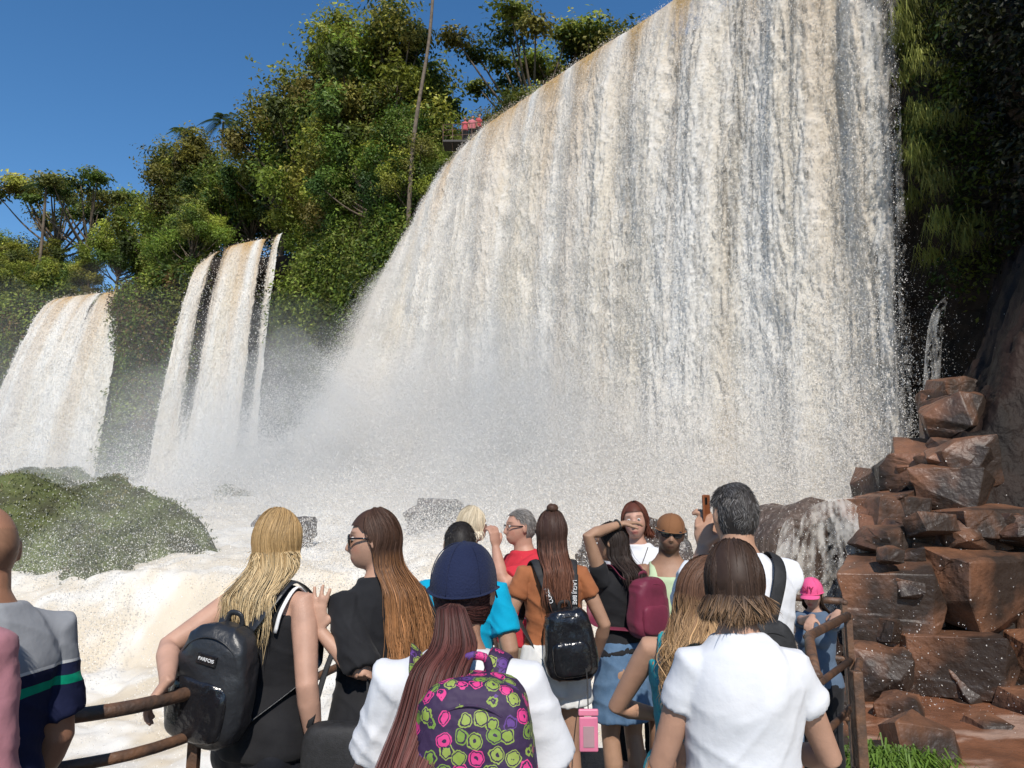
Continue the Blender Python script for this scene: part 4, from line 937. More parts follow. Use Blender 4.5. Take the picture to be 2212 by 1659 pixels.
waterfall('narrow split waterfall dropping between forested cliffs',[(-18.5,58.2,23.4),(-19.8,59.0,23.3),(-21.8,59.6,23.1),(-23.8,59.8,22.6),(-25.4,59.8,21.4)],[(-18.9,55.6,2),(-20.6,55.8,2),(-22.8,55.6,2),(-24.8,55.2,2),(-26.4,55,2)],260,300,200,.6,op_B,100000,.045)
def op_A(s,g,n):
    return 1-sstep(.9,2.3,n*.55+np.exp(-((s-.45)/.05)**2)*1.2*sstep(.8,.5,g)+.2)
waterfall('white and brown waterfall at the far end of the cliff',[(-35.0,67.8,21.6),(-37.2,68.4,21.4),(-39.6,68.6,21.2),(-42.2,68.6,20.8)],[(-34.4,62.5,1.5),(-37.6,62,1.5),(-41.2,62,1.5),(-44.8,62,1.5)],260,300,300,.7,op_A,100000,.05)
waterfall('thin white trickle sliding down the dark rock face',[(10.65,18.3,6.6),(10.8,18.2,6.8),(10.95,18.1,6.9)],[(9.6,17.7,3.0),(9.75,17.6,2.9),(9.9,17.5,2.8)],40,160,400,.2,lambda s,g,n:.3-sstep(.1,1.4,n*.7+.5)*.3,6000,.012,brown=.1)
# fine droplet clouds thrown up from the foot of the falls
r=np.random.default_rng(77);n=2300000
ti=r.random(n);bi=spline(botM,400)[(ti**1.0*399).astype(int)]
fw=r.exponential(2.6,n);P=bi+np.column_stack([r.normal(0,1.0,n)-fw*.5,-fw*.85+r.normal(0,.7,n),0*fw])
gz=river_h(P[:,0],P[:,1]);P[:,2]=gz+r.exponential(1,n)*(.8+2.0*np.exp(-fw/2.2))*(1.1+.45*ti)
dn=fbm(P[:,0]*.28,P[:,1]*.28,P[:,2]*.28,3,9);P=P[(dn>-.2+.35*(r.random(len(P))-.5))&(P[:,2]<9.5)]
n2=280000;g=r.random(n2)**.6;e0=np.array(lipM[-1]);e1=np.array(botM[-1])
Q=np.column_stack([e0[:2]+(e1[:2]-e0[:2])*g[:,None],e0[2]+(e1[2]-e0[2])*g**2]);sp=.12+1.1*g
Q=Q+np.column_stack([r.normal(.5,.75,n2)*sp,r.normal(0,.6,n2)*sp,r.normal(-.1,.55,n2)*sp])
n3=560000;x=r.uniform(-15,7,n3);y=r.uniform(9,34,n3);K=np.column_stack([x,y,river_h(x,y)+.1+r.exponential(.6,n3)]);K=K[fbm(x*.4,y*.4,0,3,14)>-.12]
P=np.vstack([P,Q,K]);v,f,c=flakes(P,.0265*(.35+r.random(len(P))**2*1.1)*(.10+P[:,1]/38)*np.interp(P[:,2],[0,5,10],[1.15,1.0,.55]),None,5,1.2)
add('splash',mesh_np('splash',v,f,False),M_mistd,label='droplets of spray thrown up where the waterfall lands',cat='spray',kind='stuff')
r2=np.random.default_rng(78);n=220000
bx=np.concatenate([r2.uniform(-28,-17.5,n//2),r2.uniform(-46,-33,n//2)]);by=np.concatenate([r2.normal(53,2,n//2),r2.normal(60,2,n//2)])
v,f,c=flakes(np.column_stack([bx,by,1.5+r2.exponential(1.7,n)]),.028*(.4+r2.random(n)**2),None,6,1.2)
add('splash',mesh_np('splash',v,f,False),M_mistd,label='fine spray drifting below the far waterfalls',cat='spray',kind='stuff')
def mistvol(name,x0,x1,y0,y1,zb,h,dens,seed,label,edge=.25,g_=-.5,tilt=0):
    n=70;u=np.linspace(0,1,n);A,B=np.meshgrid(u,u,indexing='ij');X=x0+(x1-x0)*A;Y=y0+(y1-y0)*B
    w=sstep(0,edge,A)*sstep(0,edge,1-A)*sstep(0,.55,B)*sstep(0,.12,1-B)
    H=h*w*(.75+.9*fbm(X*.16,Y*.16,0,3,seed));top=np.maximum(H,.02)+zb
    Vt=np.stack([X,Y,top+tilt*(Y-y0)],-1).reshape(-1,3);Vb=np.stack([X,Y,0*X+zb-.5+tilt*(Y-y0)],-1).reshape(-1,3);F=gridF(n,n)
    Ft=np.concatenate([F,(F+n*n)[:,::-1]]);sd=[]
    ring=[i*n for i in range(n)]+[(n-1)*n+j for j in range(1,n)]+[i*n+n-1 for i in range(n-2,-1,-1)]+[j for j in range(n-2,0,-1)]
    for a,b in zip(ring,ring[1:]+ring[:1]): sd.append((b,a,a+n*n,b+n*n))
    m=bpy.data.materials.new(name);m.use_nodes=True;nt=m.node_tree;nt.nodes.clear()
    out=N(nt,'ShaderNodeOutputMaterial');vs=N(nt,'ShaderNodeVolumeScatter');vs.inputs['Color'].default_value=(1,.965,.92,1);vs.inputs['Anisotropy'].default_value=g_;vs.inputs['Density'].default_value=dens
    nt.links.new(vs.outputs[0],out.inputs['Volume'])
    return add(name,mesh_np(name,np.vstack([Vt,Vb]),np.concatenate([Ft,np.array(sd)]),True),m,label=label,cat='mist',kind='stuff')
mistvol('mist',-27,17,10,42,-2.5,12,.022,1,'thin white mist rising from the foot of the waterfall',tilt=.12)
mistvol('mist',-16,17,15,41,-2.2,8.0,.065,2,'white mist lying over the rapids',tilt=.14,edge=.2)
mistvol('mist',-54,-12,38,66,1,11,.014,3,'thin mist drifting at the foot of the far waterfalls')

# ------------------------------------------------------------ rocks
rockm=pmat('brown_basalt',(.20,.092,.050),(.034,.022,.016),scale=.9,rough=.48,spec=.45,bump=1.0,bscale=9,rvar=.2,detail=9,bdist=.03,thr=(.38,.58))
rockw=pmat('wet_dark_rock',(.07,.045,.035),(.03,.024,.02),scale=1.5,rough=.35,spec=.5,bump=.8,bscale=6,rvar=.15,bdist=.05)
def boulder(c,s,seed,rot=0,mat=None,blocky=.75,label='angular wet brown basalt boulder',group='basalt boulders',tiltx=0,rough_=.05):
    r=random.Random(seed);bm=bmesh.new()
    for i in(-1,1):
        for j in(-1,1):
            for k in(-1,1):
                q1=.62+.38*blocky
                bm.verts.new((i*q1*r.uniform(.6,1.05),j*q1*r.uniform(.6,1.05),k*q1*r.uniform(.55,1.0)))
    for i in range(7):
        v=Vector((r.gauss(0,1),r.gauss(0,1),r.gauss(0,1))).normalized()*r.uniform(.9,1.2);bm.verts.new(v)
    bmesh.ops.convex_hull(bm,input=bm.verts)
    bmesh.ops.delete(bm,geom=[v for v in bm.verts if not v.link_faces],context='VERTS')
    bmesh.ops.dissolve_limit(bm,angle_limit=.22,verts=bm.verts,edges=bm.edges)
    bmesh.ops.bevel(bm,geom=list(bm.edges),offset=.018,segments=1,affect='EDGES',profile=.5)
    bmesh.ops.triangulate(bm,faces=bm.faces)
    for _ in range(4):
        bmesh.ops.subdivide_edges(bm,edges=[e for e in bm.edges if e.calc_length()>.14],cuts=1);bmesh.ops.triangulate(bm,faces=bm.faces)
    bm.normal_update();bm.verts.index_update()
    V=np.array([v.co[:] for v in bm.verts]);Nn=np.array([v.normal[:] for v in bm.verts])
    F=np.array([[v.index for v in f.verts] for f in bm.faces]);bm.free()
    nzv=fbm(V[:,0]*1.8+seed,V[:,1]*1.8,V[:,2]*1.8,5,seed)
    V=V+Nn*(nzv*rough_*1.2)[:,None]
    for i in range(3):
        nrm=norm([r.gauss(0,1),r.gauss(0,1),r.gauss(0,1)]);d=V@nrm-r.uniform(-.3,.5);V=V-nrm*(np.clip(d,0,.06)*.9*(d>0))[:,None]*r.uniform(.5,1.3)
    V=(V*np.array(s))@(RZ(rot)@RX(tiltx)).T
    me=mesh_np('boulder',V,F,False)
    return add('boulder',me,mat or rockm,None,label,'boulder',group,loc=c)
k=0
RK=[((7.5,11.4,-1.15),(.5,.45,.26)),((9.3,11.8,-.8),(.6,.5,.5)),
 ((5.5,11.3,-1.2),(.4,.4,.28)),((6.4,10.8,-1.25),(.3,.3,.16)),((4.9,9.6,-1.15),(.45,.40,.38)),((4.3,9.0,-1.25),(.38,.36,.26)),((4.5,11.2,-1.15),(.5,.45,.4)),((3.9,10.2,-1.35),(.55,.5,.42)),((4.2,12.6,-1.1),(.7,.6,.5)),((3.5,8.8,-1.5),(.5,.5,.4)),((3.3,11.6,-1.6),(.7,.7,.6)),((3.1,7.6,-1.6),(.5,.5,.5)),
 ((6.15,12.9,.2),(.9,.8,.9)),((7.6,13.0,.4),(1.1,.85,.9)),((9.1,13.1,.2),(1.05,.9,1.15)),((10.5,13.0,.5),(.95,.8,1.35)),((6.9,12.35,-.7),(.9,.6,.6)),((8.4,12.2,-.7),(.85,.55,.6)),((5.7,12.3,-.85),(.6,.6,.5)),((9.8,12.2,-.6),(.75,.6,.75)),((6.6,13.3,1.15),(.9,.7,.28)),((8.2,13.4,1.4),(.95,.7,.4))]
def talus(x,y):
    w=x-.545*y
    return np.interp(y,[10.5,12.5,14,16,20],[-1.6,-.4,1.3,2.0,2.7])+2.1*np.maximum(w,0)*sstep(12.5,15,y)-.5*np.maximum(-w-.7,0)
for c,s in RK:
    k+=1;boulder(c,s,k,random.uniform(-.6,.6),tiltx=random.uniform(-.25,.25),blocky=random.uniform(.5,.85))
rr_=random.Random(9)
for i in range(28):
    x=rr_.uniform(5.6,11.4);z=rr_.uniform(-1.2,1.5);sc=rr_.uniform(.18,.42)
    k+=1;boulder((x,12.35+rr_.uniform(-.2,.45)+.12*(z+1.2),z),(sc*rr_.uniform(.9,1.6),sc,sc*rr_.uniform(.6,1.0)),k,rr_.uniform(-.7,.7),tiltx=rr_.uniform(-.4,.4),blocky=rr_.uniform(.4,.9))
for i in range(64):
    y=rr_.uniform(13.2,18.0);w_=rr_.uniform(-.9,.9);x=.545*y+w_;sc=rr_.uniform(.3,.85)*(1.1 if y<15 else .8)
    k+=1;boulder((x,y,float(talus(np.array(x),np.array(y)))+sc*.1),(sc*rr_.uniform(.8,1.4),sc,sc*rr_.uniform(.5,1.0)),k,rr_.uniform(0,3),tiltx=rr_.uniform(-.45,.45),blocky=rr_.uniform(.3,.8))
xs=np.linspace(4.5,22,220);ys=np.linspace(11,22,140);X,Y=np.meshgrid(xs,ys,indexing='ij')
Z=talus(X,Y)-.25+fbm(X*.5,Y*.5,0,5,81)*1.3+np.round(fbm(X*.9,Y*.9,0,3,82)*4)*.15+np.abs(fbm(X*2.2,Y*2.2,0,4,84))*.4
Z=np.where(X<.5*Y-1.2,-3,Z)
add('hill',mesh_np('hill',np.stack([X,Y,Z],-1).reshape(-1,3),gridF(220,140),True),rockk,kind='structure')
for c,s in [((-6.6,23.5,.85),(.95,.8,.65)),((-4.0,22.0,.6),(.9,.7,.7)),((-2.4,25,1.4),(1.3,.7,.55)),((2.2,19,.4),(.85,.7,.8)),((-8.2,26,1.0),(.9,.6,.5)),((3.6,20,.7),(1.3,.9,.85))]:
    k+=1;boulder(c,s,k+400,rr_.uniform(0,3),rockw,.25,label='dark wet rock showing through the white mist',group='rocks in the mist',rough_=.2,tiltx=rr_.uniform(-.3,.3))
m,nt,b=newmat('streaming_rock');L=nt.links;tc=N(nt,'ShaderNodeTexCoord');mp=N(nt,'ShaderNodeMapping');mp.inputs['Scale'].default_value=(9,9,1.3);L.new(tc.outputs['Object'],mp.inputs['Vector'])
no=N(nt,'ShaderNodeTexNoise');no.inputs['Scale'].default_value=1.3;no.inputs['Detail'].default_value=9;no.inputs['Roughness'].default_value=.75;no.inputs['Distortion'].default_value=.8;L.new(mp.outputs['Vector'],no.inputs['Vector'])
rr=N(nt,'ShaderNodeValToRGB');e=rr.color_ramp.elements;e[0].position=.47;e[0].color=(.070,.046,.034,1);e[1].position=.72;e[1].color=(.58,.55,.51,1);k2=e.new(.57);k2.color=(.13,.09,.07,1)
L.new(no.outputs['Fac'],rr.inputs['Fac']);L.new(rr.outputs['Color'],b.inputs['Base Color']);b.inputs['Roughness'].default_value=.4
bp=N(nt,'ShaderNodeBump');bp.inputs['Strength'].default_value=.6;bp.inputs['Distance'].default_value=.05;L.new(no.outputs['Fac'],bp.inputs['Height']);L.new(bp.outputs['Normal'],b.inputs['Normal'])
boulder((6.4,15.9,-.1),(2.6,1.7,2.5),301,.2,m,.35,label='dark rock with thin white water streaming over it',group='cascade rocks',rough_=.15)
boulder((5.3,14.6,-1.3),(1.8,1.2,1.8),302,-.2,m,.3,label='dark rock with thin white water streaming over it',group='cascade rocks',rough_=.15)
waterfall('fanning cascade of thin white water over a dark ledge',[(6.9,14.5,1.75),(6.3,14.35,1.85),(5.7,14.2,1.75),(5.1,14.1,1.45)],[(7.0,13.2,-1.2),(6.0,13.0,-1.3),(5.0,12.9,-1.4),(3.9,12.8,-1.5)],160,200,500,.2,lambda s,g,n:.5-sstep(-.5,1.1,n*.8+.2)*.5,40000,.010,brown=.1)
xs=np.linspace(3.2,16,160);ys=np.linspace(4,14,140);X,Y=np.meshgrid(xs,ys,indexing='ij')
Z=-1.28+fbm(X*.8,Y*.8,0,4,71)*.05+fbm(X*3,Y*3,0,3,72)*.02+.10*sstep(8,13,Y)
fo=sstep(.12,.32,fbm(X*1.3,Y*3.0,0,5,73))[...,None];C=np.array([.20,.085,.045])*(1-fo)+np.array([.42,.27,.2])*fo
add('pool',mesh_np('pool',np.stack([X,Y,Z],-1).reshape(-1,3),gridF(160,140),True,C.reshape(-1,3)),tintmat('brown_water',rough=.18,spec=.5,nscale=3,nstr=.25,bump=.4,bscale=6,bdist=.05),kind='structure')

# ------------------------------------------------------------ vegetation
def leaves(P,size,col,out=None,bias=.6,seed=0,asp=.5):
    r=np.random.default_rng(seed);n=len(P)
    nn=r.normal(0,1,(n,3));
    if out is not None: nn=nn*(1-bias)+out*bias*1.6
    nn[:,2]+=.5;nn=norm_rows(nn)
    a=norm_rows(np.cross(nn,r.normal(0,1,(n,3))));b=np.cross(nn,a);s=size[:,None]
    V=np.stack([P-a*s,P+b*s*asp-a*s*.1,P+a*s-nn*s*.25,P-b*s*asp-a*s*.1],1).reshape(-1,3)
    return V,np.arange(4*n).reshape(-1,4),np.repeat(col,4,0)
GREENS=np.array([[.125,.190,.028],[.185,.250,.034],[.255,.300,.048],[.070,.120,.025],[.215,.230,.048]])
def crown(kind,seed,nleaf):
    r=np.random.default_rng(seed);cl=[]
    if kind=='broad':
        for i in range(30):
            d=norm_rows(r.normal(0,1,3));d[2]=abs(d[2])*1.15-.45;rr=r.uniform(.45,1.18)
            cl.append((np.array([d[0]*4.3*rr,d[1]*4.3*rr,9+d[2]*5.3*rr]),r.uniform(.45,1.45)))
    elif kind=='umbrella':
        for i in range(17):
            a=r.uniform(0,6.28);q_=r.uniform(.2,1)**.6*5.4;cl.append((np.array([math.cos(a)*q_,math.sin(a)*q_,12.0-.05*q_*q_+r.normal(0,.5)]),r.uniform(.6,1.15)))
    else:
        for i in range(34):
            z=r.uniform(3,15);w=3.4*math.sin(min(1,(z-1)/14)*math.pi*.9+.25);a=r.uniform(0,6.28);q_=r.uniform(.5,1.15)*w
            cl.append((np.array([math.cos(a)*q_,math.sin(a)*q_,z]),r.uniform(.5,1.35)))
    per=nleaf//len(cl);Ps=[];Cs=[];Os=[]
    for c,R in cl:
        d=norm_rows(r.normal(0,1,(per,3)));rr=R*(.4+.75*r.random(per)**.7)
        lump=1+.9*noise(d[:,0]*2.5+c[0],d[:,1]*2.5+c[1],d[:,2]*2.5,seed)
        sq=np.array([1.25,1.25,.75 if kind!='umbrella' else .35]);P=c+d*(rr*lump)[:,None]*sq
        P[:,2]-=np.abs(r.normal(0,.4 if kind!='umbrella' else .15,per))*(d[:,2]<.2)
        base=GREENS[r.integers(0,5)]*r.uniform(.6,1.3)
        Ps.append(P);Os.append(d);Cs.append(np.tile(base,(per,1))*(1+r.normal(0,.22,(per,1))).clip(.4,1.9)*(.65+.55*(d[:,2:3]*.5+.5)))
    P=np.vstack(Ps);v,f,c=leaves(P,.08+.11*r.random(len(P)),np.vstack(Cs),np.vstack(Os),.5,seed)
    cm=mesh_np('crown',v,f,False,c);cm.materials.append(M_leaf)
    L=[];H=6 if kind=='broad' else(9 if kind=='umbrella' else 12)
    tp=np.array([[0,0,-3],[.1,.05,H*.35],[-.15,.1,H*.7],[.05,0,H]]);L.append(tube(spline(tp,14),np.linspace(.3,.15,14),sides=9))
    for c_,R in cl:
        z0=min(H,max(1.5,c_[2]*.62));s=np.array([0,0,z0]);mid=(s+c_)/2+np.array([0,0,-.4]);L.append(tube(spline([s,mid,c_],8),np.linspace(.11,.03,8),sides=6))
    tm=mesh_np('trunk',*merge(L),True);tm.materials.append(M_bark)
    return tm,cm
KINDS={'broad':[crown('broad',i,23000) for i in(11,12,13)],'umbrella':[crown('umbrella',21,9000)],'tall':[crown('tall',i,22000) for i in(31,32)]}
def tree(x,y,z,sc,kind='broad',label='dense green rainforest tree on the cliff top',group='rainforest trees',rot=None,sz=1.):
    tm,cm=random.choice(KINDS[kind]);root=bpy.data.objects.new('tree',None);COL.objects.link(root)
    root.location=(x,y,z);root.rotation_euler=(random.uniform(-.06,.06),random.uniform(-.06,.06),rot if rot is not None else random.uniform(0,6.28));root.scale=(sc,sc,sc*sz)
    root['label']=label;root['category']='tree';root['group']=group
    for n_,m_ in(('trunk',tm),('crown',cm)):
        o=bpy.data.objects.new(n_,m_);COL.objects.link(o);o.parent=root
TR=[(-20,63,1.1,'broad'),(-17.5,60,1.3,'broad'),(-15,58.5,1.45,'tall'),(-12.5,57,1.4,'broad'),(-10.6,56,1.35,'broad'),(-9,54,1.3,'tall'),(-14,61,1.45,'broad'),(-10,61,1.4,'broad'),(-18,64,1.2,'tall'),(-11.5,54.5,1.0,'broad'),
 (-14.6,58.5,.85,'broad'),(-13,55.8,.8,'broad'),(-9.8,51.8,.85,'broad'),(-7.9,49.8,.75,'tall'),(-6.6,48.6,.6,'broad'),(-11.4,53.6,.7,'tall'),(-15.6,60.2,.6,'broad')]
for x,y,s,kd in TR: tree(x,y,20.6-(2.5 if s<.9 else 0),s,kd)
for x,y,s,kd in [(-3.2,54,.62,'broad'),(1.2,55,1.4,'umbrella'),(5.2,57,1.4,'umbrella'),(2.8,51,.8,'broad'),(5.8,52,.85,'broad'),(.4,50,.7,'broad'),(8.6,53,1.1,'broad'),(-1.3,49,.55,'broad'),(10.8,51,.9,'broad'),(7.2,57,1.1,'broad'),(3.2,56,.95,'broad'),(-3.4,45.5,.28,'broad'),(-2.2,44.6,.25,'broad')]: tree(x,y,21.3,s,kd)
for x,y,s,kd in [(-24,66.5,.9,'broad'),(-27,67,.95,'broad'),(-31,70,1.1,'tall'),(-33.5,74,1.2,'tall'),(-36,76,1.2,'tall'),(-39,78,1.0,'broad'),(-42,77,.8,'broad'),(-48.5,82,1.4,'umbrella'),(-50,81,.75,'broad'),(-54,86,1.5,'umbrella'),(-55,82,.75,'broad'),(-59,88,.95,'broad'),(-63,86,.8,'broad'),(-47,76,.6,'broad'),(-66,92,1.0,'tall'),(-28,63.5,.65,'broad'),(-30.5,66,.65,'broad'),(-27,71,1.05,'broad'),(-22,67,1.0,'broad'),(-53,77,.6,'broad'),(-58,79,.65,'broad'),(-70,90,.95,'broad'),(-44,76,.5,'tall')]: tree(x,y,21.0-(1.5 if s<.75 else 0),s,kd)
def palm(x,y,z,h,rs=1.):
    root=bpy.data.objects.new('palm_tree',None);COL.objects.link(root);root.location=(x,y,z);root['label']='tall palm with drooping fronds above the canopy';root['category']='palm tree';root['group']='palm trees'
    v,f=tube(spline([(0,0,-2),(.2,0,h*.5),(0,.1,h)],14),np.linspace(.2,.12,14),sides=8);add('trunk',mesh_np('t',v,f,True),M_bark,root)
    Vs=[];Fs=[];o=0;r=random.Random(int(x*10))
    for i in range(22):
        a=r.uniform(0,6.28);up=r.uniform(.0,1.1);Ln=r.uniform(2.2,3.0)*rs
        for t in np.linspace(.08,1,26):
            px=Ln*t*math.cos(up*.6);pz=Ln*(math.sin(up)*t-1.0*t*t)
            for s in(-1,1):
                w=.55*math.sin(math.pi*min(1,t+.1))*.9;b=np.array([px*math.cos(a),px*math.sin(a),h+pz]);sd=np.array([-math.sin(a),math.cos(a),0])*s
                Vs+= [b,b+np.array([math.cos(a),math.sin(a),0])*.09,b+sd*w+np.array([math.cos(a)*.2,math.sin(a)*.2,-w*.6])];Fs.append((o,o+1,o+2));o+=3
    Vs=np.array(Vs);add('crown',mesh_np('fr',Vs,np.array(Fs),False,np.tile([.07,.12,.035],(len(Vs),1))),M_leaf,root)
palm(-51,78,21,15,1.1);palm(-29.2,71,22,18);palm(-34,73,21,19,.8)
v,f=tube(spline([(0,0,-4),(.3,0,8),(1.3,.2,17),(1.6,0,26)],30),np.linspace(.17,.08,30),sides=10)
rt=bpy.data.objects.new('tree',None);COL.objects.link(rt);rt.location=(-6.9,47,17);rt['label']='tall slender pale trunk rising through the canopy';rt['category']='tree'
add('trunk',mesh_np('bt',v,f,True),pmat('pale_bark',(.17,.13,.095),(.09,.07,.05),scale=4,rough=.9,bump=.4),rt)
r=np.random.default_rng(4);P=np.array([1.6,0,25])+r.normal(0,1,(3000,3))*[1.6,1.6,1.0];v,f,c=leaves(P,.12+.1*r.random(3000),np.tile([.07,.11,.03],(3000,1)),seed=3);add('crown',mesh_np('bc',v,f,False,c),M_leaf,rt)

def clumps(srange,trange,n,per,rad0,cols,seed,size,droop=.6,extra=0.6,dark=1.0):
    r=np.random.default_rng(seed)
    Ps=[];Cs=[];Os=[]
    ok=np.where((ss>srange[0])&(ss<srange[1]))[0]
    for _ in range(n):
        i=ok[r.integers(len(ok))];j=min(89,int(r.uniform(*trange)*89));c=Vc[i,j];nrm=np.array([nr[i,0],nr[i,1],.35]);c=c+nrm*extra*r.random()
        R=rad0*r.uniform(.5,1.4);d=norm_rows(r.normal(0,1,(per,3)));d=np.where(((d*nrm).sum(1)<0)[:,None],-d,d)
        P=c+d*(R*(.4+.7*r.random(per)))[:,None];P[:,2]-=np.abs(r.normal(0,droop,per))
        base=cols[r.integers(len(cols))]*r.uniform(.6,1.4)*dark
        Ps.append(P);Os.append(d);Cs.append(base*(1+r.normal(0,.25,(per,1))).clip(.4,1.8))
    P=np.vstack(Ps);return leaves(P,size*(.6+.8*r.random(len(P))),np.vstack(Cs),np.vstack(Os),.5,seed)
warm=np.vstack([GREENS,[[.16,.10,.035],[.11,.07,.035]]])
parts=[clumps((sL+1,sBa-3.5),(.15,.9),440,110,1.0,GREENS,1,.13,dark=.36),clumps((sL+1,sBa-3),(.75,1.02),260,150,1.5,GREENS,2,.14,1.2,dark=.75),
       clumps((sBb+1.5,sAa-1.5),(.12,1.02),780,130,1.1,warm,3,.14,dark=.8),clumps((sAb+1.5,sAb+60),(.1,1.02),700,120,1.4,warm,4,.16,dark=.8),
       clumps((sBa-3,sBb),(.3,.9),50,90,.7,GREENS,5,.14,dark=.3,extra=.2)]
o=0;Vs=[];Fs=[];Cs=[]
for v,f,c in parts: Vs.append(v);Fs.append(f+o);Cs.append(c);o+=len(v)
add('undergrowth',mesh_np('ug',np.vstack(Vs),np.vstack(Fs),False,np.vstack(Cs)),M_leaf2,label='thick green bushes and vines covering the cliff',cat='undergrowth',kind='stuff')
parts=[clumps((sR-12,sR-.6),(.25,1.0),500,130,1.0,GREENS,9,.09,dark=.05),clumps((sR-.2,sR+1.8),(.34,1.0),95,160,.55,GREENS,10,.08,dark=.5,extra=1.7)]  # right wall's shade painted into the leaf colour, nearly black away from the fall
o=0;Vs=[];Fs=[];Cs=[]
for v,f,c in parts: Vs.append(v);Fs.append(f+o);Cs.append(c);o+=len(v)
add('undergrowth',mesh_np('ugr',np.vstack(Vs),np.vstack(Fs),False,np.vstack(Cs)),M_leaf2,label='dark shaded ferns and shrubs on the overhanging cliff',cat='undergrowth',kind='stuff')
r=np.random.default_rng(91);n=110000;s_=r.uniform(sL+2,sAb+70,n);p=clp(s_);rd=norm_rows(p-np.array([-12,10]));p=p+rd*(r.random(n)*9+.5)[:,None]
zz_=20.5+r.random(n)*3.4*(1+.8*noise(p[:,0]*.35,p[:,1]*.35,0,5));lum=.75+.6*noise(p[:,0]*.8,p[:,1]*.8,zz_*.8,6)
kp=~(((s_>sBa-2)&(s_<sBb+.5))|((s_>sAa-.5)&(s_<sAb+.5)))|(np.linalg.norm(p-clp(s_),axis=1)>3)
v,f,c=leaves(np.column_stack([p,zz_])[kp],(.12+.12*r.random(n))[kp],(GREENS[(noise(p[:,0]*.5,p[:,1]*.5,0,9)*2.49+2.5).astype(int).clip(0,4)]*lum[:,None])[kp],seed=8)
add('undergrowth',mesh_np('ugc',v,f,False,c),M_leaf2,label='dense shrub layer along the cliff top',cat='undergrowth',kind='stuff')
def blades(P,L,col,seed,wid=.02,dirn=None,droop=1.0):
    r=np.random.default_rng(seed);n=len(P);a=r.uniform(0,6.28,n);d=np.stack([np.cos(a),np.sin(a),0*a],-1)
    if dirn is not None: d=norm_rows(d*.6+np.asarray(dirn))
    sd=np.stack([-d[:,1],d[:,0],0*a],-1)*(wid*(.6+.8*r.random(n)))[:,None];L=L[:,None];up=np.array([0,0,1.])
    m=P+d*L*.35+up*L*.55;e=P+d*L*.85+up*L*(.62-droop*.45)
    V=np.stack([P-sd,P+sd,m+sd*.8,m-sd*.8,e,e+sd*.1],1)
    V=V.reshape(-1,3);b=np.arange(n)*6;F=np.concatenate([np.stack([b,b+1,b+2,b+3],1),np.stack([b+3,b+2,b+5,b+4],1)]);return V,F,np.repeat(col,6,0)
def mound(c,R,h,seed):
    n=100;u=np.linspace(-1,1,n);X,Y=np.meshgrid(u,u,indexing='ij');rr=np.sqrt(X**2+Y**2)
    H=h*(1-sstep(.0,1.05,rr+fbm(X*2,Y*2,0,3,seed)*.45))+fbm(X*4,Y*4,0,4,seed)*.9*(rr<1)+np.abs(fbm(X*8,Y*8,0,3,seed+4))*.4
    V=np.stack([c[0]+X*R[0],c[1]+Y*R[1],c[2]+H-.3],-1);me=mesh_np('hill',V.reshape(-1,3),gridF(n,n),True)
    add('hill',me,pmat('mossy_ground',(.10,.12,.035),(.05,.05,.025),scale=1.5,rough=.9,bump=.6),kind='structure')
    return V,H
Gp=[];Gc=[];r=np.random.default_rng(55)
for c,R,sd in [((-14.6,22.0,-3.2),(10.4,7.2,5.8),1),((-19,30,-1),(7,6,4.0),2),((-11.4,30.5,.0),(4.6,3.6,2.6),3),((-15.0,17.0,-3.6),(8.0,5.0,4.3),4),((-24,40,0),(9,6,3.6),5)]:
    V,H=mound(c,R,R[2],sd);Vf=V.reshape(-1,3);idx=np.where(H.reshape(-1)>.7)[0];n=34000;i=idx[r.integers(0,len(idx),n)]
    P=Vf[i]+np.column_stack([r.normal(0,.08,(n,2)),np.zeros(n)]);lum=.85+.6*noise(P[:,0]*1.1,P[:,1]*1.1,P[:,2],3)
    gi=(noise(P[:,0]*.4,P[:,1]*.4,0,7)*2+2.5).astype(int).clip(0,4);Gp.append(P);Gc.append(np.array([[.18,.19,.075],[.22,.23,.09],[.27,.245,.12],[.17,.19,.075],[.24,.205,.12]])[gi]*lum[:,None])
P=np.vstack(Gp);v,f,c=blades(P,.07+.09*r.random(len(P)),np.vstack(Gc),3,.013)
add('grass',mesh_np('grass',v,f,False,c),M_leaf2,label='spray-soaked grass covering the river islands',cat='grass',kind='stuff')
Ps=[];dk=[]
okr=np.where((ss>sR-.2)&(ss<sR+1.8))[0]
for _ in range(50):
    i=okr[r.integers(len(okr))];j=int(r.uniform(.36,.98)*89);c0=Vc[i,j]+np.array([nr[i,0],nr[i,1],0])*r.uniform(1.3,2.2);Ps.append(c0+r.normal(0,.16,(90,3)));dk.append(np.tile(r.uniform(.4,1.5),90))
P=np.vstack(Ps);dk=np.concatenate(dk);v,f,c=blades(P,.25+.35*r.random(len(P)),np.array([.22,.23,.05])*dk[:,None]*(.7+.5*r.random((len(P),1))),5,.012,dirn=(-.4,-.4,0),droop=3.2)
add('grass',mesh_np('hg',v,f,False,c),M_leaf2,label='long yellow-green grass hanging from the cliff',cat='grass',kind='stuff')
P=np.array([4.15,8.75,-1.2])+r.normal(0,1,(900,3))*[.22,.18,.02];v,f,c=blades(P,.25+.25*r.random(900),np.array([.12,.20,.03])*(.7+.6*r.random((900,1))),6,.012)
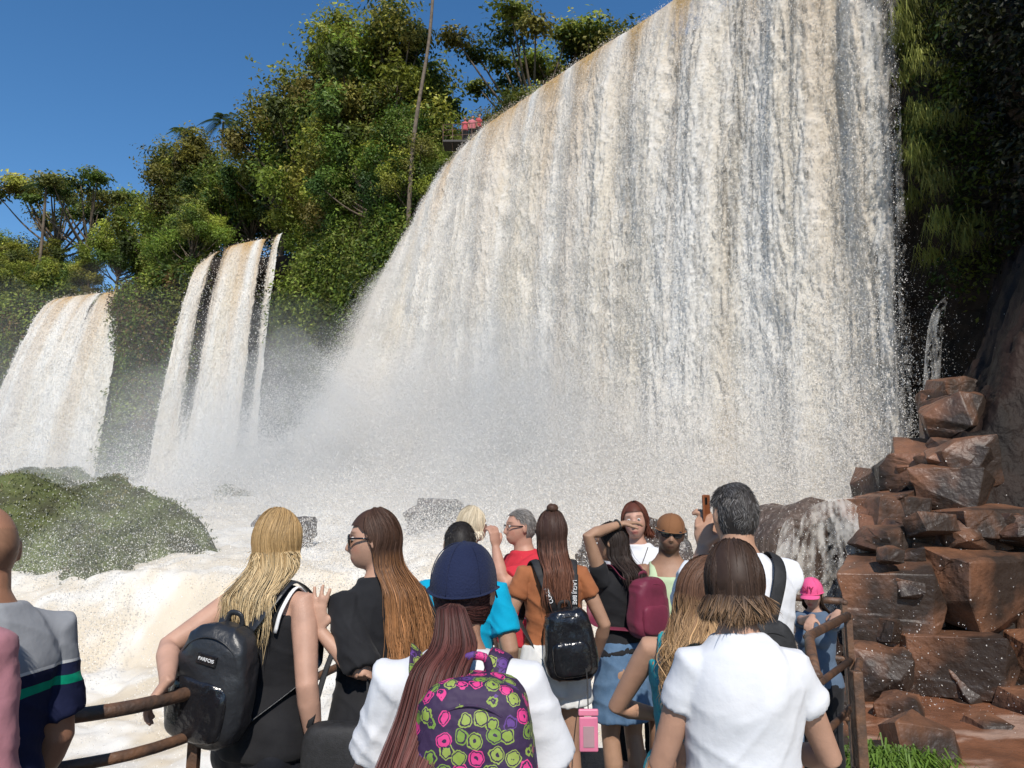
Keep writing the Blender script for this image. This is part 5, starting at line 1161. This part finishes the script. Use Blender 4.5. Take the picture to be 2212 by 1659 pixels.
add('grass_tuft',mesh_np('gt',v,f,False,c),M_leaf2,label='bright green grass tuft beside the brown pool',cat='grass')

rt=bpy.data.objects.new('upper_walkway',None);COL.objects.link(rt);rt['label']='small railed walkway at the top of the falls';rt['category']='walkway'
add('deck',mesh_np('d',*box((-2.6,41.3,22.45),(2.8,1.2,.12),.01),False),deckm,rt)
L=[]
for z in(22.85,23.2,23.55): L.append(tube([(-4.0,40.9,z),(-1.2,40.6,z)],[.022]*2,sides=6))
for x in np.linspace(-4.0,-1.2,6): L.append(tube([(x,40.9-(x+4.0)/2.8*.3,21.9),(x,40.9-(x+4.0)/2.8*.3,23.55)],[.022]*2,sides=6))
add('railing',mesh_np('r',*merge(L),True),M_rust,rt)

# ------------------------------------------------------------ world, sun, camera
w=bpy.data.worlds.new('World');scene.world=w;w.use_nodes=True;nt=w.node_tree;bg=nt.nodes['Background']
sky=nt.nodes.new('ShaderNodeTexSky');sky.sky_type='NISHITA';sky.sun_disc=False;sky.sun_elevation=rad(45);sky.sun_rotation=rad(174);sky.air_density=1.0;sky.dust_density=.0;sky.ozone_density=2.5
hs=nt.nodes.new('ShaderNodeHueSaturation');hs.inputs['Saturation'].default_value=1.25;hs.inputs['Value'].default_value=1.0
nt.links.new(sky.outputs[0],hs.inputs['Color']);nt.links.new(hs.outputs[0],bg.inputs['Color']);bg.inputs['Strength'].default_value=.14
el=rad(45);az=rad(6)
sd=Vector((math.sin(az)*math.cos(el),-math.cos(az)*math.cos(el),math.sin(el)))
l=bpy.data.lights.new('sun','SUN');l.energy=4.9;l.angle=rad(.5);l.color=(1,.94,.85);lo=bpy.data.objects.new('sun',l);COL.objects.link(lo);lo.rotation_euler=sd.to_track_quat('Z','Y').to_euler()
cam=bpy.data.cameras.new('camera');cam.lens=26.5;cam.sensor_width=36;cam.clip_start=.05;cam.clip_end=2500
co=bpy.data.objects.new('camera',cam);COL.objects.link(co);co.location=(0,0,1.72);co.rotation_euler=(rad(90+9.1),0,0);scene.camera=co
scene.view_settings.view_transform='Standard';scene.view_settings.look='None';scene.view_settings.exposure=0
